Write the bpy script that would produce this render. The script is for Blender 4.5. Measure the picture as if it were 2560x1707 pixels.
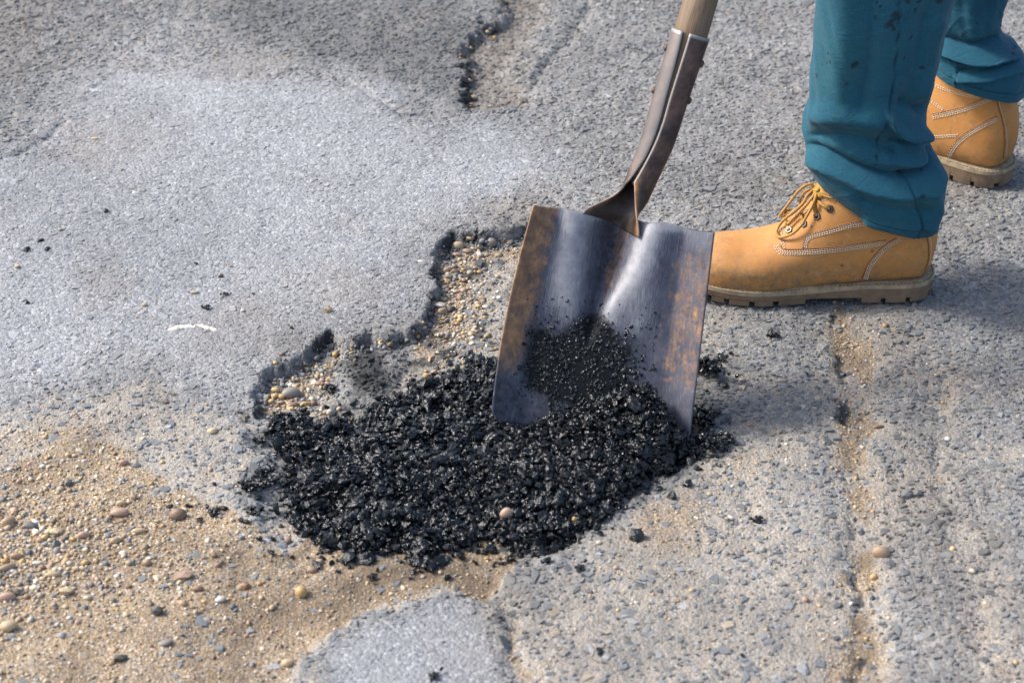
import bpy, bmesh, math, random
import numpy as np
from mathutils import Vector, Matrix
from mathutils.bvhtree import BVHTree

for o in list(bpy.data.objects):
    bpy.data.objects.remove(o)
SC = bpy.context.scene
COL = SC.collection
random.seed(7)
RNG = np.random.default_rng(11)

# ------------------------------------------------------------------ camera
CAM = np.array([0.0, -2.56, 1.60])
FOC = 78.0
PW, PH_ = 2560.0, 1707.0
FPX = PW * FOC / 36.0
cam_d = bpy.data.cameras.new('camera')
cam = bpy.data.objects.new('camera', cam_d)
COL.objects.link(cam)
cam.location = CAM
cam.rotation_euler = Vector((0, 2.56, -1.60)).to_track_quat('-Z', 'Y').to_euler()
cam_d.lens = FOC
cam_d.sensor_width = 36.0
cam_d.clip_start = 0.05
cam_d.clip_end = 400.0
cam_d.dof.use_dof = True
cam_d.dof.focus_distance = 3.02
cam_d.dof.aperture_fstop = 6.3
SC.camera = cam

# ------------------------------------------------------------------ sky and sun
SUN_EL, SUN_AZ = math.radians(44), math.radians(168)     # azimuth of the sun counted from +X towards +Y
w = bpy.data.worlds.new('World')
SC.world = w
w.use_nodes = True
nt = w.node_tree
sky = nt.nodes.new('ShaderNodeTexSky')
sky.sky_type = 'NISHITA'
sky.sun_disc = False
sky.sun_elevation = SUN_EL
sky.sun_rotation = math.radians(90) - SUN_AZ
sky.air_density = 1.0
sky.dust_density = 3.5
sky.ozone_density = 1.0
nt.links.new(sky.outputs[0], nt.nodes['Background'].inputs[0])
nt.nodes['Background'].inputs[1].default_value = 0.15

sd = bpy.data.lights.new('sun', 'SUN')
sd.energy = 2.1
sd.angle = math.radians(11)
sd.color = (1.0, 0.965, 0.92)
sun = bpy.data.objects.new('sun', sd)
COL.objects.link(sun)
sv = Vector((math.cos(SUN_EL) * math.cos(SUN_AZ), math.cos(SUN_EL) * math.sin(SUN_AZ), math.sin(SUN_EL)))
sun.rotation_euler = (-sv).to_track_quat('-Z', 'Y').to_euler()
sun.location = (-3, 2, 5)

SC.view_settings.view_transform = 'Standard'
SC.view_settings.look = 'None'
SC.view_settings.gamma = 1.0
SC.view_settings.use_curve_mapping = False
SC.view_settings.exposure = 1.05

# ------------------------------------------------------------------ photograph pixel <-> world (for laying things out)
_m = np.array(cam.rotation_euler.to_matrix())

def ray(u, v):
    d = _m @ np.array([(u - PW / 2) / FPX, -(v - PH_ / 2) / FPX, -1.0])
    return d / np.linalg.norm(d)

def G(u, v, z=0.0):
    d = ray(u, v)
    return CAM + d * ((z - CAM[2]) / d[2])

def atY(u, v, y):
    d = ray(u, v)
    return CAM + d * ((y - CAM[1]) / d[1])

def proj(P):
    q = (np.asarray(P) - CAM) @ _m
    return PW / 2 + FPX * q[..., 0] / -q[..., 2], PH_ / 2 - FPX * q[..., 1] / -q[..., 2]

def GP(pts):
    return np.array([G(u, v)[:2] for u, v in pts])

# ------------------------------------------------------------------ numeric helpers
def _h(ix, iy, s):
    n = (ix.astype(np.int64) * 374761393 + iy.astype(np.int64) * 668265263 + s * 974634777) & 0xFFFFFFFF
    n = ((n ^ (n >> 13)) * 1274126177) & 0xFFFFFFFF
    n = ((n ^ (n >> 16)) * 2246822519) & 0xFFFFFFFF
    return ((n ^ (n >> 15)) & 0xFFFFFF) / float(0xFFFFFF)

def vn(x, y, s=0):
    """value noise in -1..1"""
    ix, iy = np.floor(x), np.floor(y)
    fx, fy = x - ix, y - iy
    fx = fx * fx * (3 - 2 * fx); fy = fy * fy * (3 - 2 * fy)
    ix = ix.astype(np.int64); iy = iy.astype(np.int64)
    a = _h(ix, iy, s); b = _h(ix + 1, iy, s); c = _h(ix, iy + 1, s); d = _h(ix + 1, iy + 1, s)
    return ((a + (b - a) * fx) * (1 - fy) + (c + (d - c) * fx) * fy) * 2 - 1

def fbm(x, y, s=0, o=4):
    r = 0; a = 0.5
    for k in range(o):
        r = r + a * vn(x * 2 ** k + 17.3 * k, y * 2 ** k - 9.1 * k, s + k); a *= 0.5
    return r

def cell(x, y, size, s=0):
    """one random value in -1..1 for each irregular cell: breaks an edge into chunks"""
    X, Y = x / size, y / size
    ix, iy = np.floor(X), np.floor(Y)
    bd = np.full(np.shape(x), 1e9); bv = np.zeros(np.shape(x))
    for dx in (-1, 0, 1):
        for dy in (-1, 0, 1):
            jx, jy = (ix + dx).astype(np.int64), (iy + dy).astype(np.int64)
            d = (jx + _h(jx, jy, s) - X) ** 2 + (jy + _h(jx, jy, s + 1) - Y) ** 2
            k = d < bd
            bd = np.where(k, d, bd); bv = np.where(k, _h(jx, jy, s + 2), bv)
    return bv * 2 - 1

def ss(a, b, x):
    t = np.clip((x - a) / (b - a), 0, 1)
    return t * t * (3 - 2 * t)

def pdist(x, y, P, closed=False):
    """distance to a polyline"""
    d = np.full(np.shape(x), 1e9)
    n = len(P)
    for i in range(n if closed else n - 1):
        a = P[i]; b = P[(i + 1) % n]
        e = b - a
        t = np.clip(((x - a[0]) * e[0] + (y - a[1]) * e[1]) / max(e @ e, 1e-12), 0, 1)
        d = np.minimum(d, (x - a[0] - t * e[0]) ** 2 + (y - a[1] - t * e[1]) ** 2)
    return np.sqrt(d)

def sdf(x, y, P):
    """signed distance to a polygon, negative inside"""
    ins = np.zeros(np.shape(x), bool)
    n = len(P)
    for i in range(n):
        a = P[i]; b = P[(i + 1) % n]
        if a[1] == b[1]:
            continue
        c = ((a[1] > y) != (b[1] > y)) & (x < (b[0] - a[0]) * (y - a[1]) / (b[1] - a[1]) + a[0])
        ins ^= c
    d = pdist(x, y, P, True)
    return np.where(ins, -d, d)

def catmull(P, n):
    P = np.asarray(P, float)
    Q = np.vstack([2 * P[0] - P[1], P, 2 * P[-1] - P[-2]])
    out = []
    for t in np.linspace(0, len(P) - 1 - 1e-9, n):
        i = int(t); f = t - i
        p0, p1, p2, p3 = Q[i], Q[i + 1], Q[i + 2], Q[i + 3]
        out.append(0.5 * (2 * p1 + (p2 - p0) * f + (2 * p0 - 5 * p1 + 4 * p2 - p3) * f ** 2 + (3 * p1 - p0 - 3 * p2 + p3) * f ** 3))
    return np.array(out)

# ------------------------------------------------------------------ object helpers
def tag(o, label=None, cat=None, group=None, kind=None):
    if label: o['label'] = label
    if cat: o['category'] = cat
    if group: o['group'] = group
    if kind: o['kind'] = kind
    return o

def empty(name, loc):
    o = bpy.data.objects.new(name, None)
    o.empty_display_size = 0.05
    COL.objects.link(o)
    o.location = loc
    return o

def npmesh(name, V, loops, totals, mat, smooth=False, attrs=None):
    me = bpy.data.meshes.new(name)
    V = np.ascontiguousarray(V, np.float32)
    me.vertices.add(len(V)); me.vertices.foreach_set('co', V.ravel())
    loops = np.ascontiguousarray(loops, np.int32).ravel()
    totals = np.ascontiguousarray(totals, np.int32)
    me.loops.add(len(loops)); me.loops.foreach_set('vertex_index', loops)
    st = np.concatenate([[0], np.cumsum(totals)[:-1]]).astype(np.int32)
    me.polygons.add(len(totals)); me.polygons.foreach_set('loop_start', st); me.polygons.foreach_set('loop_total', totals)
    me.update(calc_edges=True)
    me.polygons.foreach_set('use_smooth', np.full(len(totals), smooth))
    for k, (ty, arr) in (attrs or {}).items():
        at = me.attributes.new(k, ty, 'POINT')
        key = {'FLOAT': 'value', 'FLOAT_COLOR': 'color', 'FLOAT_VECTOR': 'vector'}[ty]
        at.data.foreach_set(key, np.ascontiguousarray(arr, np.float32).ravel())
    if mat: me.materials.append(mat)
    me.validate()
    return me

def obj(name, me, parent=None):
    o = bpy.data.objects.new(name, me)
    COL.objects.link(o)
    if parent: o.parent = parent
    return o

def grid_faces(nu, nv, wrap_u=False):
    """vertex (i,j) = i*nv+j ; i over u, j over v"""
    iu = np.arange(nu if wrap_u else nu - 1); jv = np.arange(nv - 1)
    I, J = np.meshgrid(iu, jv, indexing='ij')
    I2 = (I + 1) % nu
    return np.stack([I * nv + J, I2 * nv + J, I2 * nv + J + 1, I * nv + J + 1], -1).reshape(-1, 4)

class MB:
    def __init__(s): s.v = []; s.f = []
    def add(s, V, F):
        o = len(s.v)
        s.v += [tuple(map(float, p)) for p in V]
        s.f += [tuple(int(i) + o for i in f) for f in F]
    def tube(s, P, r, n=8, caps=True, up=(0, 0, 1)):
        P = np.asarray(P, float); m = len(P)
        r = np.broadcast_to(np.asarray(r, float), (m,))
        T = np.gradient(P, axis=0); T /= np.linalg.norm(T, axis=1)[:, None] + 1e-12
        N = np.array(up, float); V = []
        for i in range(m):
            N = N - T[i] * (N @ T[i])
            if np.linalg.norm(N) < 1e-4: N = np.array([1.0, 0.3, 0.1]) - T[i] * (np.array([1.0, 0.3, 0.1]) @ T[i])
            N = N / np.linalg.norm(N); B = np.cross(T[i], N)
            for k in range(n):
                a = 2 * math.pi * k / n
                V.append(P[i] + r[i] * (math.cos(a) * N + math.sin(a) * B))
        F = []
        for i in range(m - 1):
            for k in range(n):
                F.append((i * n + k, i * n + (k + 1) % n, (i + 1) * n + (k + 1) % n, (i + 1) * n + k))
        if caps:
            F.append(tuple(range(n))[::-1]); F.append(tuple((m - 1) * n + k for k in range(n)))
        s.add(V, F)
    def mesh(s, name, mat, smooth=True, org=(0, 0, 0)):
        me = bpy.data.meshes.new(name)
        V = np.array(s.v) - np.array(org)
        me.from_pydata(V.tolist(), [], s.f)
        me.polygons.foreach_set('use_smooth', [smooth] * len(me.polygons))
        me.materials.append(mat)
        me.update()
        return me

# ------------------------------------------------------------------ materials
class NT:
    def __init__(s, name):
        s.m = bpy.data.materials.new(name); s.m.use_nodes = True
        s.t = s.m.node_tree; s.b = s.t.nodes['Principled BSDF']
    def n(s, ty, **kw):
        nd = s.t.nodes.new('ShaderNode' + ty)
        ins = kw.pop('ins', {})
        for k, v in kw.items(): setattr(nd, k, v)
        for k, v in ins.items(): s.set(nd.inputs[k], v)
        return nd
    def set(s, sock, v):
        if isinstance(v, bpy.types.NodeSocket): s.t.links.new(v, sock)
        else:
            if isinstance(v, (tuple, list)) and len(v) == 3 and sock.type == 'RGBA': v = (*v, 1)
            sock.default_value = v
    def bs(s, **kw):
        for k, v in kw.items(): s.set(s.b.inputs[k.replace('_', ' ')], v)
    def coord(s): return s.n('TexCoord').outputs['Object']
    def noise(s, scale, detail=3, rough=.55, vec=None, dist=0):
        return s.n('TexNoise', ins={'Scale': scale, 'Detail': detail, 'Roughness': rough, 'Distortion': dist, 'Vector': vec or s.coord()}).outputs['Fac']
    def vor(s, scale, vec=None, feature='F1', rnd=1.0):
        return s.n('TexVoronoi', feature=feature, ins={'Scale': scale, 'Vector': vec or s.coord(), 'Randomness': rnd})
    def attr(s, name): return s.n('Attribute', attribute_name=name)
    def ramp(s, fac, stops, interp='LINEAR'):
        r = s.n('ValToRGB'); r.color_ramp.interpolation = interp
        e = r.color_ramp.elements
        while len(e) < len(stops): e.new(0.5)
        for i, (p, c) in enumerate(stops):
            e[i].position = p
            e[i].color = (c, c, c, 1) if isinstance(c, (int, float)) else (*c, 1)
        s.set(r.inputs[0], fac)
        return r.outputs[0]
    def mix(s, fac, a, b, mode='MIX'):
        m = s.n('Mix', data_type='RGBA', blend_type=mode)
        s.set(m.inputs[0], fac); s.set(m.inputs[6], a); s.set(m.inputs[7], b)
        return m.outputs[2]
    def math(s, op, a, b=0.0, c=0.0, clamp=False):
        m = s.n('Math', operation=op, use_clamp=clamp)
        s.set(m.inputs[0], a); s.set(m.inputs[1], b); s.set(m.inputs[2], c)
        return m.outputs[0]
    def bump(s, h, strength=.5, dist=.001, normal=None):
        b = s.n('Bump', ins={'Height': h, 'Strength': strength, 'Distance': dist})
        if normal: s.set(b.inputs['Normal'], normal)
        return b.outputs[0]
    def mapping(s, scale, vec=None):
        return s.n('Mapping', ins={'Scale': scale, 'Vector': vec or s.coord()}).outputs[0]

def mat_road():
    t = NT('road_surface')
    sand = t.attr('sand').outputs['Fac']; worn = t.attr('worn').outputs['Fac']
    bit = t.attr('bitumen').outputs['Fac']; dirt = t.attr('dirt').outputs['Fac']; paint = t.attr('paint').outputs['Fac']
    # dusty binder with fine chips
    v1 = t.vor(230); v2 = t.vor(520)
    cell = t.n('SeparateColor', ins={0: v1.outputs['Color']}).outputs[0]
    base = t.ramp(cell, [(0, (.130, .127, .121)), (.4, (.178, .174, .167)), (.75, (.215, .211, .204)), (1, (.285, .282, .276))])
    pale = t.ramp(cell, [(0, (.190, .196, .203)), (.5, (.235, .242, .250)), (.85, (.278, .286, .295)), (1, (.38, .388, .40))])
    asp = t.mix(worn, base, pale)
    big = t.noise(9, 4, .6)
    asp = t.mix(t.ramp(big, [(.35, .0), (.75, .28)]), asp, (.13, .13, .13))
    asp = t.mix(t.math('MULTIPLY', t.attr('darkmix').outputs['Fac'], .55), asp, (.085, .088, .09))
    asp = t.mix(t.math('MULTIPLY', dirt, t.ramp(t.noise(60, 4, .7), [(.3, .15), (.7, .9)])), asp, (.19, .155, .115))
    # sand: grains of many tints
    g = t.n('SeparateColor', ins={0: v2.outputs['Color']}).outputs[1]
    sc = t.ramp(g, [(0, (.095, .074, .053)), (.2, (.21, .156, .098)), (.45, (.28, .208, .13)), (.65, (.35, .268, .176)), (.8, (.33, .215, .105)), (.9, (.24, .24, .24)), (1, (.62, .56, .46))])
    sc = t.mix(t.ramp(t.noise(14, 4, .6), [(.46, 0), (.70, .60)]), sc, (.14, .10, .062))
    sc = t.mix(t.math('MULTIPLY', t.attr('soil').outputs['Fac'], t.ramp(t.noise(45, 5, .7), [(.3, .55), (.7, 1)])), sc, (.115, .080, .049))
    dust = t.ramp(g, [(0, (.19, .17, .145)), (.3, (.27, .245, .21)), (.6, (.335, .305, .262)), (.85, (.38, .34, .285)), (.93, (.36, .26, .15)), (1, (.50, .475, .43))])
    dust = t.mix(t.ramp(t.noise(11, 4, .65), [(.40, 0), (.70, .7)]), dust, (.215, .195, .168))
    sc = t.mix(t.ramp(sand, [(.66, 0), (.86, 1)]), dust, sc)
    fine = t.noise(210, 3, .6)
    sm = t.math('ADD', sand, t.math('MULTIPLY', t.math('SUBTRACT', fine, .5), .9))
    sm = t.ramp(sm, [(.30, 0), (.62, 1)])
    c = t.mix(sm, asp, sc)
    c = t.mix(1.0, c, t.n('CombineColor', ins={0: t.attr('tone').outputs['Fac'], 1: t.attr('tone').outputs['Fac'], 2: t.attr('tone').outputs['Fac']}).outputs[0], 'MULTIPLY')
    bm = t.ramp(t.math('ADD', bit, t.math('MULTIPLY', t.math('SUBTRACT', t.noise(120, 4, .7), .5), .8)), [(.3, 0), (.65, 1)])
    c = t.mix(bm, c, (.026, .026, .027))
    pm = t.ramp(t.math('ADD', paint, t.math('MULTIPLY', t.math('SUBTRACT', t.noise(260, 4, .7), .5), 1.0)), [(.45, 0), (.8, .85)])
    c = t.mix(pm, c, (.62, .59, .47))
    h1 = t.math('SUBTRACT', 1.0, t.math('MULTIPLY', v1.outputs['Distance'], 1.6))
    h2 = t.math('SUBTRACT', 1.0, v2.outputs['Distance'])
    b1 = t.bump(h1, .75, .0012)
    b2 = t.bump(h2, .6, .0009, b1)
    b3 = t.bump(t.noise(900, 3, .7), .35, .0005, b2)
    t.bs(Base_Color=c, Roughness=t.mix(worn, (.82,) * 3, (.62,) * 3), Normal=b3)
    t.b.inputs['Specular IOR Level'].default_value = .4
    return t.m

def mat_col(name, rough=.7, spec=.4, var=.25, bump=.4, bscale=350):
    """stones: colour of each stone from its own attribute"""
    t = NT(name)
    a = t.attr('col').outputs['Color']
    n = t.noise(bscale, 4, .65)
    c = t.mix(var, a, t.ramp(n, [(.3, .35), (.7, 1.5)]), 'MULTIPLY')
    t.bs(Base_Color=c, Roughness=rough, Normal=t.bump(n, bump, .0008))
    t.b.inputs['Specular IOR Level'].default_value = spec
    return t.m

def mat_tar(name='fresh_asphalt', base=(.0028, .0040, .0054), r0=.07, r1=.27, k=1.0):
    t = NT(name)
    n = t.noise(420 * k, 3, .6)
    v = t.vor(500 * k)
    c = t.mix(t.ramp(t.noise(150 * k, 3), [(.4, 0), (.75, 1)]), base, (.0055, .0078, .0100))
    t.bs(Base_Color=c, Roughness=t.ramp(t.noise(190 * k, 3, .6), [(.3, r0), (.7, r1)]),
         Normal=t.bump(t.math('ADD', n, v.outputs['Distance']), .55, .0014))
    t.b.inputs['Specular IOR Level'].default_value = .5
    return t.m

def mat_pebble(name, col, col2=None, rough=.5):
    t = NT(name)
    col2 = col2 or tuple(x * .6 for x in col)
    oi = t.n('ObjectInfo').outputs['Random']
    vec = t.n('VectorMath', operation='ADD', ins={0: t.coord(), 1: t.n('CombineXYZ', ins={0: t.math('MULTIPLY', oi, 50.0)}).outputs[0]}).outputs[0]
    n = t.noise(1.6, 5, .7, vec)
    f = t.noise(9, 4, .7, vec)
    c = t.mix(t.ramp(n, [(.35, 0), (.7, 1)]), col, col2)
    c = t.mix(1.0, c, t.ramp(oi, [(0, .78), (1, 1.12)]), 'MULTIPLY')
    c = t.mix(t.ramp(t.noise(4, 5, .8, vec), [(.45, .1), (.70, .65)]), c, (.24, .19, .135))
    c = t.mix(.25, c, t.ramp(f, [(.3, .4), (.7, 1.4)]), 'MULTIPLY')
    t.bs(Base_Color=c, Roughness=rough, Normal=t.bump(f, .35, .0009))
    return t.m

def mat_blade():
    t = NT('worn_shovel_steel')
    rust = t.attr('rust').outputs['Fac']; worn = t.attr('worn').outputs['Fac']; tar = t.attr('tar').outputs['Fac']
    co = t.attr('buv').outputs['Vector']
    streak = t.noise(1.0, 5, .65, t.mapping((26, 5, 1), co))
    fine = t.noise(1.0, 4, .7, t.mapping((150, 14, 1), co))
    blot = t.noise(38, 5, .65)
    steel = t.mix(t.ramp(blot, [(.3, 0), (.7, 1)]), (.036, .041, .062), (.085, .092, .122))
    wm = t.math('ADD', worn, t.math('MULTIPLY', t.math('SUBTRACT', fine, .5), 1.7))
    wm = t.ramp(wm, [(.25, 0), (.85, 1)])
    c = t.mix(t.math('MULTIPLY', wm, t.ramp(t.noise(45, 5, .7), [(.3, .45), (.65, 1)])), steel, (.31, .31, .325))
    rm = t.math('ADD', rust, t.math('MULTIPLY', t.math('SUBTRACT', streak, .5), .9))
    rm = t.math('ADD', rm, t.math('MULTIPLY', t.math('SUBTRACT', t.noise(95, 6, .8), .5), 2.0))
    rmask = t.ramp(rm, [(.32, 0), (.85, 1)])
    rcol = t.ramp(t.noise(55, 5, .7), [(.3, (.095, .056, .038)), (.5, (.23, .125, .062)), (.7, (.42, .225, .095))])
    c = t.mix(t.math('MULTIPLY', rmask, .88), c, rcol)
    tm = t.ramp(t.math('ADD', tar, t.math('MULTIPLY', t.math('SUBTRACT', t.noise(110, 6, .75), .5), 1.5)), [(.25, 0), (.8, 1)])
    c = t.mix(tm, c, (.0065, .0082, .0098))
    # hairline scratches in several directions
    scr = None
    for k, (ang, seed) in enumerate(((.25, 0), (-.4, 3), (1.1, 7))):
        mp = t.n('Mapping', ins={'Scale': (380, 9, 1), 'Rotation': (0, 0, ang), 'Location': (seed, seed * 2, 0), 'Vector': co}).outputs[0]
        s_ = t.ramp(t.noise(1.0, 2, .5, mp), [(.66, 0), (.74, 1)])
        scr = s_ if scr is None else t.math('MAXIMUM', scr, s_)
    scr = t.math('MULTIPLY', scr, t.ramp(t.noise(20, 3), [(.35, .1), (.65, .8)]))
    c = t.mix(t.math('MULTIPLY', scr, t.math('SUBTRACT', 1.0, tm)), c, (.50, .50, .52))
    metal = t.math('MULTIPLY', t.math('SUBTRACT', 1.0, rmask), t.math('SUBTRACT', 1.0, tm))
    t.bs(Specular_IOR_Level=t.math('SUBTRACT', .5, t.math('MULTIPLY', tm, .38)), Base_Color=c, Metallic=t.math('MULTIPLY', metal, .42),
         Roughness=t.math('ADD', t.math('MULTIPLY', rmask, .26), t.ramp(fine, [(.3, .52), (.7, .70)])),
         Normal=t.bump(t.math('ADD', t.math('MULTIPLY', fine, .5), t.math('ADD', rmask, t.math('MULTIPLY', tm, .8))), .28, .0009))
    return t.m

def mat_socket():
    t = NT('rusty_socket_steel')
    n = t.noise(30, 5, .65); n2 = t.noise(90, 5, .7)
    rust = t.attr('rust').outputs['Fac']
    c = t.ramp(n, [(.28, (.022, .020, .025)), (.45, (.060, .040, .038)), (.6, (.125, .078, .064)), (.8, (.20, .15, .128))])
    rc = t.ramp(n2, [(.35, (.09, .045, .02)), (.6, (.30, .135, .045)), (.75, (.07, .055, .05))])
    rm = t.ramp(t.math('ADD', rust, t.math('MULTIPLY', t.math('SUBTRACT', n2, .5), .9)), [(.35, 0), (.65, 1)])
    c = t.mix(rm, c, rc)
    edge = t.attr('worn').outputs['Fac']
    c = t.mix(t.math('MULTIPLY', edge, .8), c, (.42, .41, .40))
    c = t.mix(t.math('MULTIPLY', t.attr('grime_shade').outputs['Fac'], .93), c, (.017, .014, .013))  # grime and the hollow's shade, both painted near-black into the colour
    t.bs(Base_Color=c, Metallic=t.math('MULTIPLY', t.math('SUBTRACT', 1.0, rm), .45), Roughness=t.ramp(n2, [(.3, .38), (.7, .62)]),
         Normal=t.bump(n2, .3, .0008))
    return t.m

def mat_wood():
    t = NT('ash_handle_wood')
    co = t.attr('buv').outputs['Vector']
    g = t.noise(1.0, 4, .6, t.mapping((5.5, 2.2, 1), co), .6)
    lines = t.ramp(t.math('FRACT', t.math('MULTIPLY', g, 13.0)), [(0, .15), (.3, 1), (.8, 1), (1, .2)])
    pore = t.noise(1.0, 3, .6, t.mapping((140, 12, 1), co))
    c = t.mix(lines, (.045, .029, .017), (.185, .125, .072))
    c = t.mix(t.ramp(pore, [(.52, 0), (.62, .75)]), c, (.085, .048, .024))
    c = t.mix(t.ramp(t.noise(25, 4), [(.45, 0), (.75, .55)]), c, (.14, .085, .045))
    t.bs(Base_Color=c, Roughness=.58, Normal=t.bump(pore, .35, .0008))
    return t.m

def mat_cloth():
    t = NT('teal_work_cloth')
    co = t.attr('cuv').outputs['Vector']
    wv = t.n('TexWave', wave_type='BANDS', bands_direction='DIAGONAL', ins={'Scale': 330.0, 'Distortion': .4, 'Detail': 1.0, 'Vector': co}).outputs['Fac']
    n = t.noise(16, 4, .6); f = t.noise(380, 3, .6)
    c = t.mix(t.ramp(n, [(.3, 0), (.7, 1)]), (.0085, .066, .108), (.012, .086, .125))
    tw = t.noise(1.0, 3, .6, t.mapping((900, 60, 1), co))
    c = t.mix(.38, c, t.ramp(f, [(.3, .5), (.7, 1.45)]), 'MULTIPLY')
    c = t.mix(.22, c, t.ramp(tw, [(.3, .5), (.7, 1.4)]), 'MULTIPLY')
    c = t.mix(t.ramp(t.noise(42, 6, .8), [(.55, 0), (.78, .4)]), c, (.055, .095, .10))
    c = t.mix(t.ramp(t.noise(5.5, 4, .6), [(.52, 0), (.72, .35)]), c, (.022, .115, .118))
    c = t.mix(t.math('MULTIPLY', t.attr('seam').outputs['Fac'], .7), c, (.004, .03, .05))
    # oil spots and smears
    sp = t.vor(26); rnd = t.n('SeparateColor', ins={0: sp.outputs['Color']}).outputs[0]
    d = t.math('ADD', sp.outputs['Distance'], t.math('MULTIPLY', t.noise(110, 3, .7), .22))
    spot = t.math('MULTIPLY', t.ramp(d, [(.19, 1), (.26, 0)]), t.math('GREATER_THAN', rnd, .60))
    st = t.attr('stain').outputs['Fac']
    st = t.ramp(t.math('ADD', st, t.math('MULTIPLY', t.math('SUBTRACT', t.noise(140, 4, .7), .5), 1.1)), [(.42, 0), (.72, .85)])
    c = t.mix(t.math('MAXIMUM', t.math('MULTIPLY', spot, .75), st), c, (.012, .017, .019))
    t.bs(Base_Color=c, Roughness=.85, Normal=t.bump(f, .3, .0007, t.bump(wv, .14, .0005, t.bump(t.noise(1.0, 5, .62, t.mapping((22, 60, 1), co), .6), .55, .0042))))
    t.b.inputs['Specular IOR Level'].default_value = .25
    t.b.inputs['Sheen Weight'].default_value = .06
    return t.m

def mat_leather():
    t = NT('tan_nubuck_leather')
    n = t.noise(22, 4, .6); f = t.noise(420, 4, .65); s = t.noise(70, 5, .72)
    c = t.mix(t.ramp(n, [(.3, 0), (.7, 1)]), (.41, .178, .046), (.49, .235, .070))
    c = t.mix(t.ramp(n, [(.55, 0), (.8, .4)]), c, (.38, .15, .04))
    c = t.mix(.20, c, t.ramp(f, [(.3, .6), (.7, 1.3)]), 'MULTIPLY')
    c = t.mix(t.ramp(s, [(.53, 0), (.70, .62)]), c, (.20, .13, .07))
    low = t.attr('scuff').outputs['Fac']
    c = t.mix(t.math('MULTIPLY', low, t.ramp(t.noise(85, 6, .8), [(.40, .05), (.68, .95)])), c, (.15, .112, .07))
    c = t.mix(t.ramp(t.noise(33, 6, .8), [(.58, 0), (.75, .5)]), c, (.62, .46, .28))
    dab = t.vor(60); rr_ = t.n('SeparateColor', ins={0: dab.outputs['Color']}).outputs[1]
    c = t.mix(t.math('MULTIPLY', t.ramp(t.math('ADD', dab.outputs['Distance'], t.math('MULTIPLY', t.noise(160, 3, .7), .3)), [(.22, .8), (.34, 0)]), t.math('GREATER_THAN', rr_, .90)), c, (.09, .065, .04))
    t.bs(Base_Color=c, Roughness=t.ramp(n, [(.3, .52), (.7, .68)]), Normal=t.bump(f, .22, .0006, t.bump(s, .2, .001)))
    t.b.inputs['Specular IOR Level'].default_value = .35
    return t.m

def mat_plain(name, col, rough=.6, metal=0, var=.3, nscale=90, col2=None, bump=.25):
    t = NT(name)
    n = t.noise(nscale, 4, .65)
    c = t.mix(t.ramp(n, [(.35, 0), (.7, 1)]), col, col2 or tuple(x * (1 - var) for x in col))
    t.bs(Base_Color=c, Roughness=rough, Metallic=metal, Normal=t.bump(n, bump, .0006))
    return t.m

def mat_lace():
    t = NT('gold_brown_lace')
    co = t.attr('buv').outputs['Vector']
    wv = t.n('TexWave', wave_type='BANDS', bands_direction='DIAGONAL', ins={'Scale': 2.2, 'Distortion': .3, 'Vector': co}).outputs['Fac']
    c = t.mix(t.ramp(wv, [(.4, 0), (.6, 1)]), (.56, .31, .075), (.30, .14, .03))
    t.bs(Base_Color=c, Roughness=.75, Normal=t.bump(wv, .5, .0006))
    return t.m

M = dict(road=mat_road(), chip=mat_col('embedded_chips', .78, .3, .35, .45, 330), gravel=mat_col('gravel_grains', .6, .4, .3, .3, 500),
         tar=mat_tar(), crumb=mat_tar('asphalt_crumb_tar', k=.012), residue=mat_tar('tar_residue', (.0055, .0078, .0100), .16, .42), blade=mat_blade(), socket=mat_socket(), wood=mat_wood(), cloth=mat_cloth(),
         leather=mat_leather(), sole=mat_plain('brown_rubber_sole', (.235, .158, .098), .8, 0, .35, 45, (.125, .088, .060)),
         welt=mat_plain('beige_welt', (.36, .285, .18), .75, 0, .3, 90, (.17, .13, .085)),
         thread=mat_plain('pale_thread', (.66, .58, .46), .8, 0, .2), threadbrown=mat_plain('brown_thread', (.16, .105, .055), .8, 0, .3),
         cord=mat_plain('brown_leather_edge', (.27, .085, .016), .65, 0, .4), lace=mat_lace(), eyelet=mat_plain('dark_nickel', (.14, .13, .115), .34, .8, .4),
         hole=mat_plain('dark_lining', (.012, .010, .009), .9), tongue=mat_plain('olive_gold_tongue', (.36, .215, .030), .75, 0, .3, 200),
         rivet=mat_plain('rivet_steel', (.11, .065, .045), .55, .4, .5))
PEB = dict(cream=((.56, .44, .27), (.46, .33, .18)), yellow=((.56, .36, .13), (.42, .24, .075)), tan=((.38, .265, .165), (.28, .18, .105)),
           pink=((.44, .285, .205), (.35, .21, .145)), brown=((.20, .115, .066), (.115, .065, .04)), grey=((.235, .21, .19), (.17, .155, .145)),
           blue=((.115, .132, .145), (.075, .09, .10)), white=((.68, .64, .57), (.55, .50, .42)), dark=((.045, .05, .053), (.03, .034, .037)),
           rust=((.30, .13, .06), (.19, .08, .035)))
for k, (a, b) in PEB.items():
    M['peb_' + k] = mat_pebble(k + '_pebble_stone', a, b)

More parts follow.
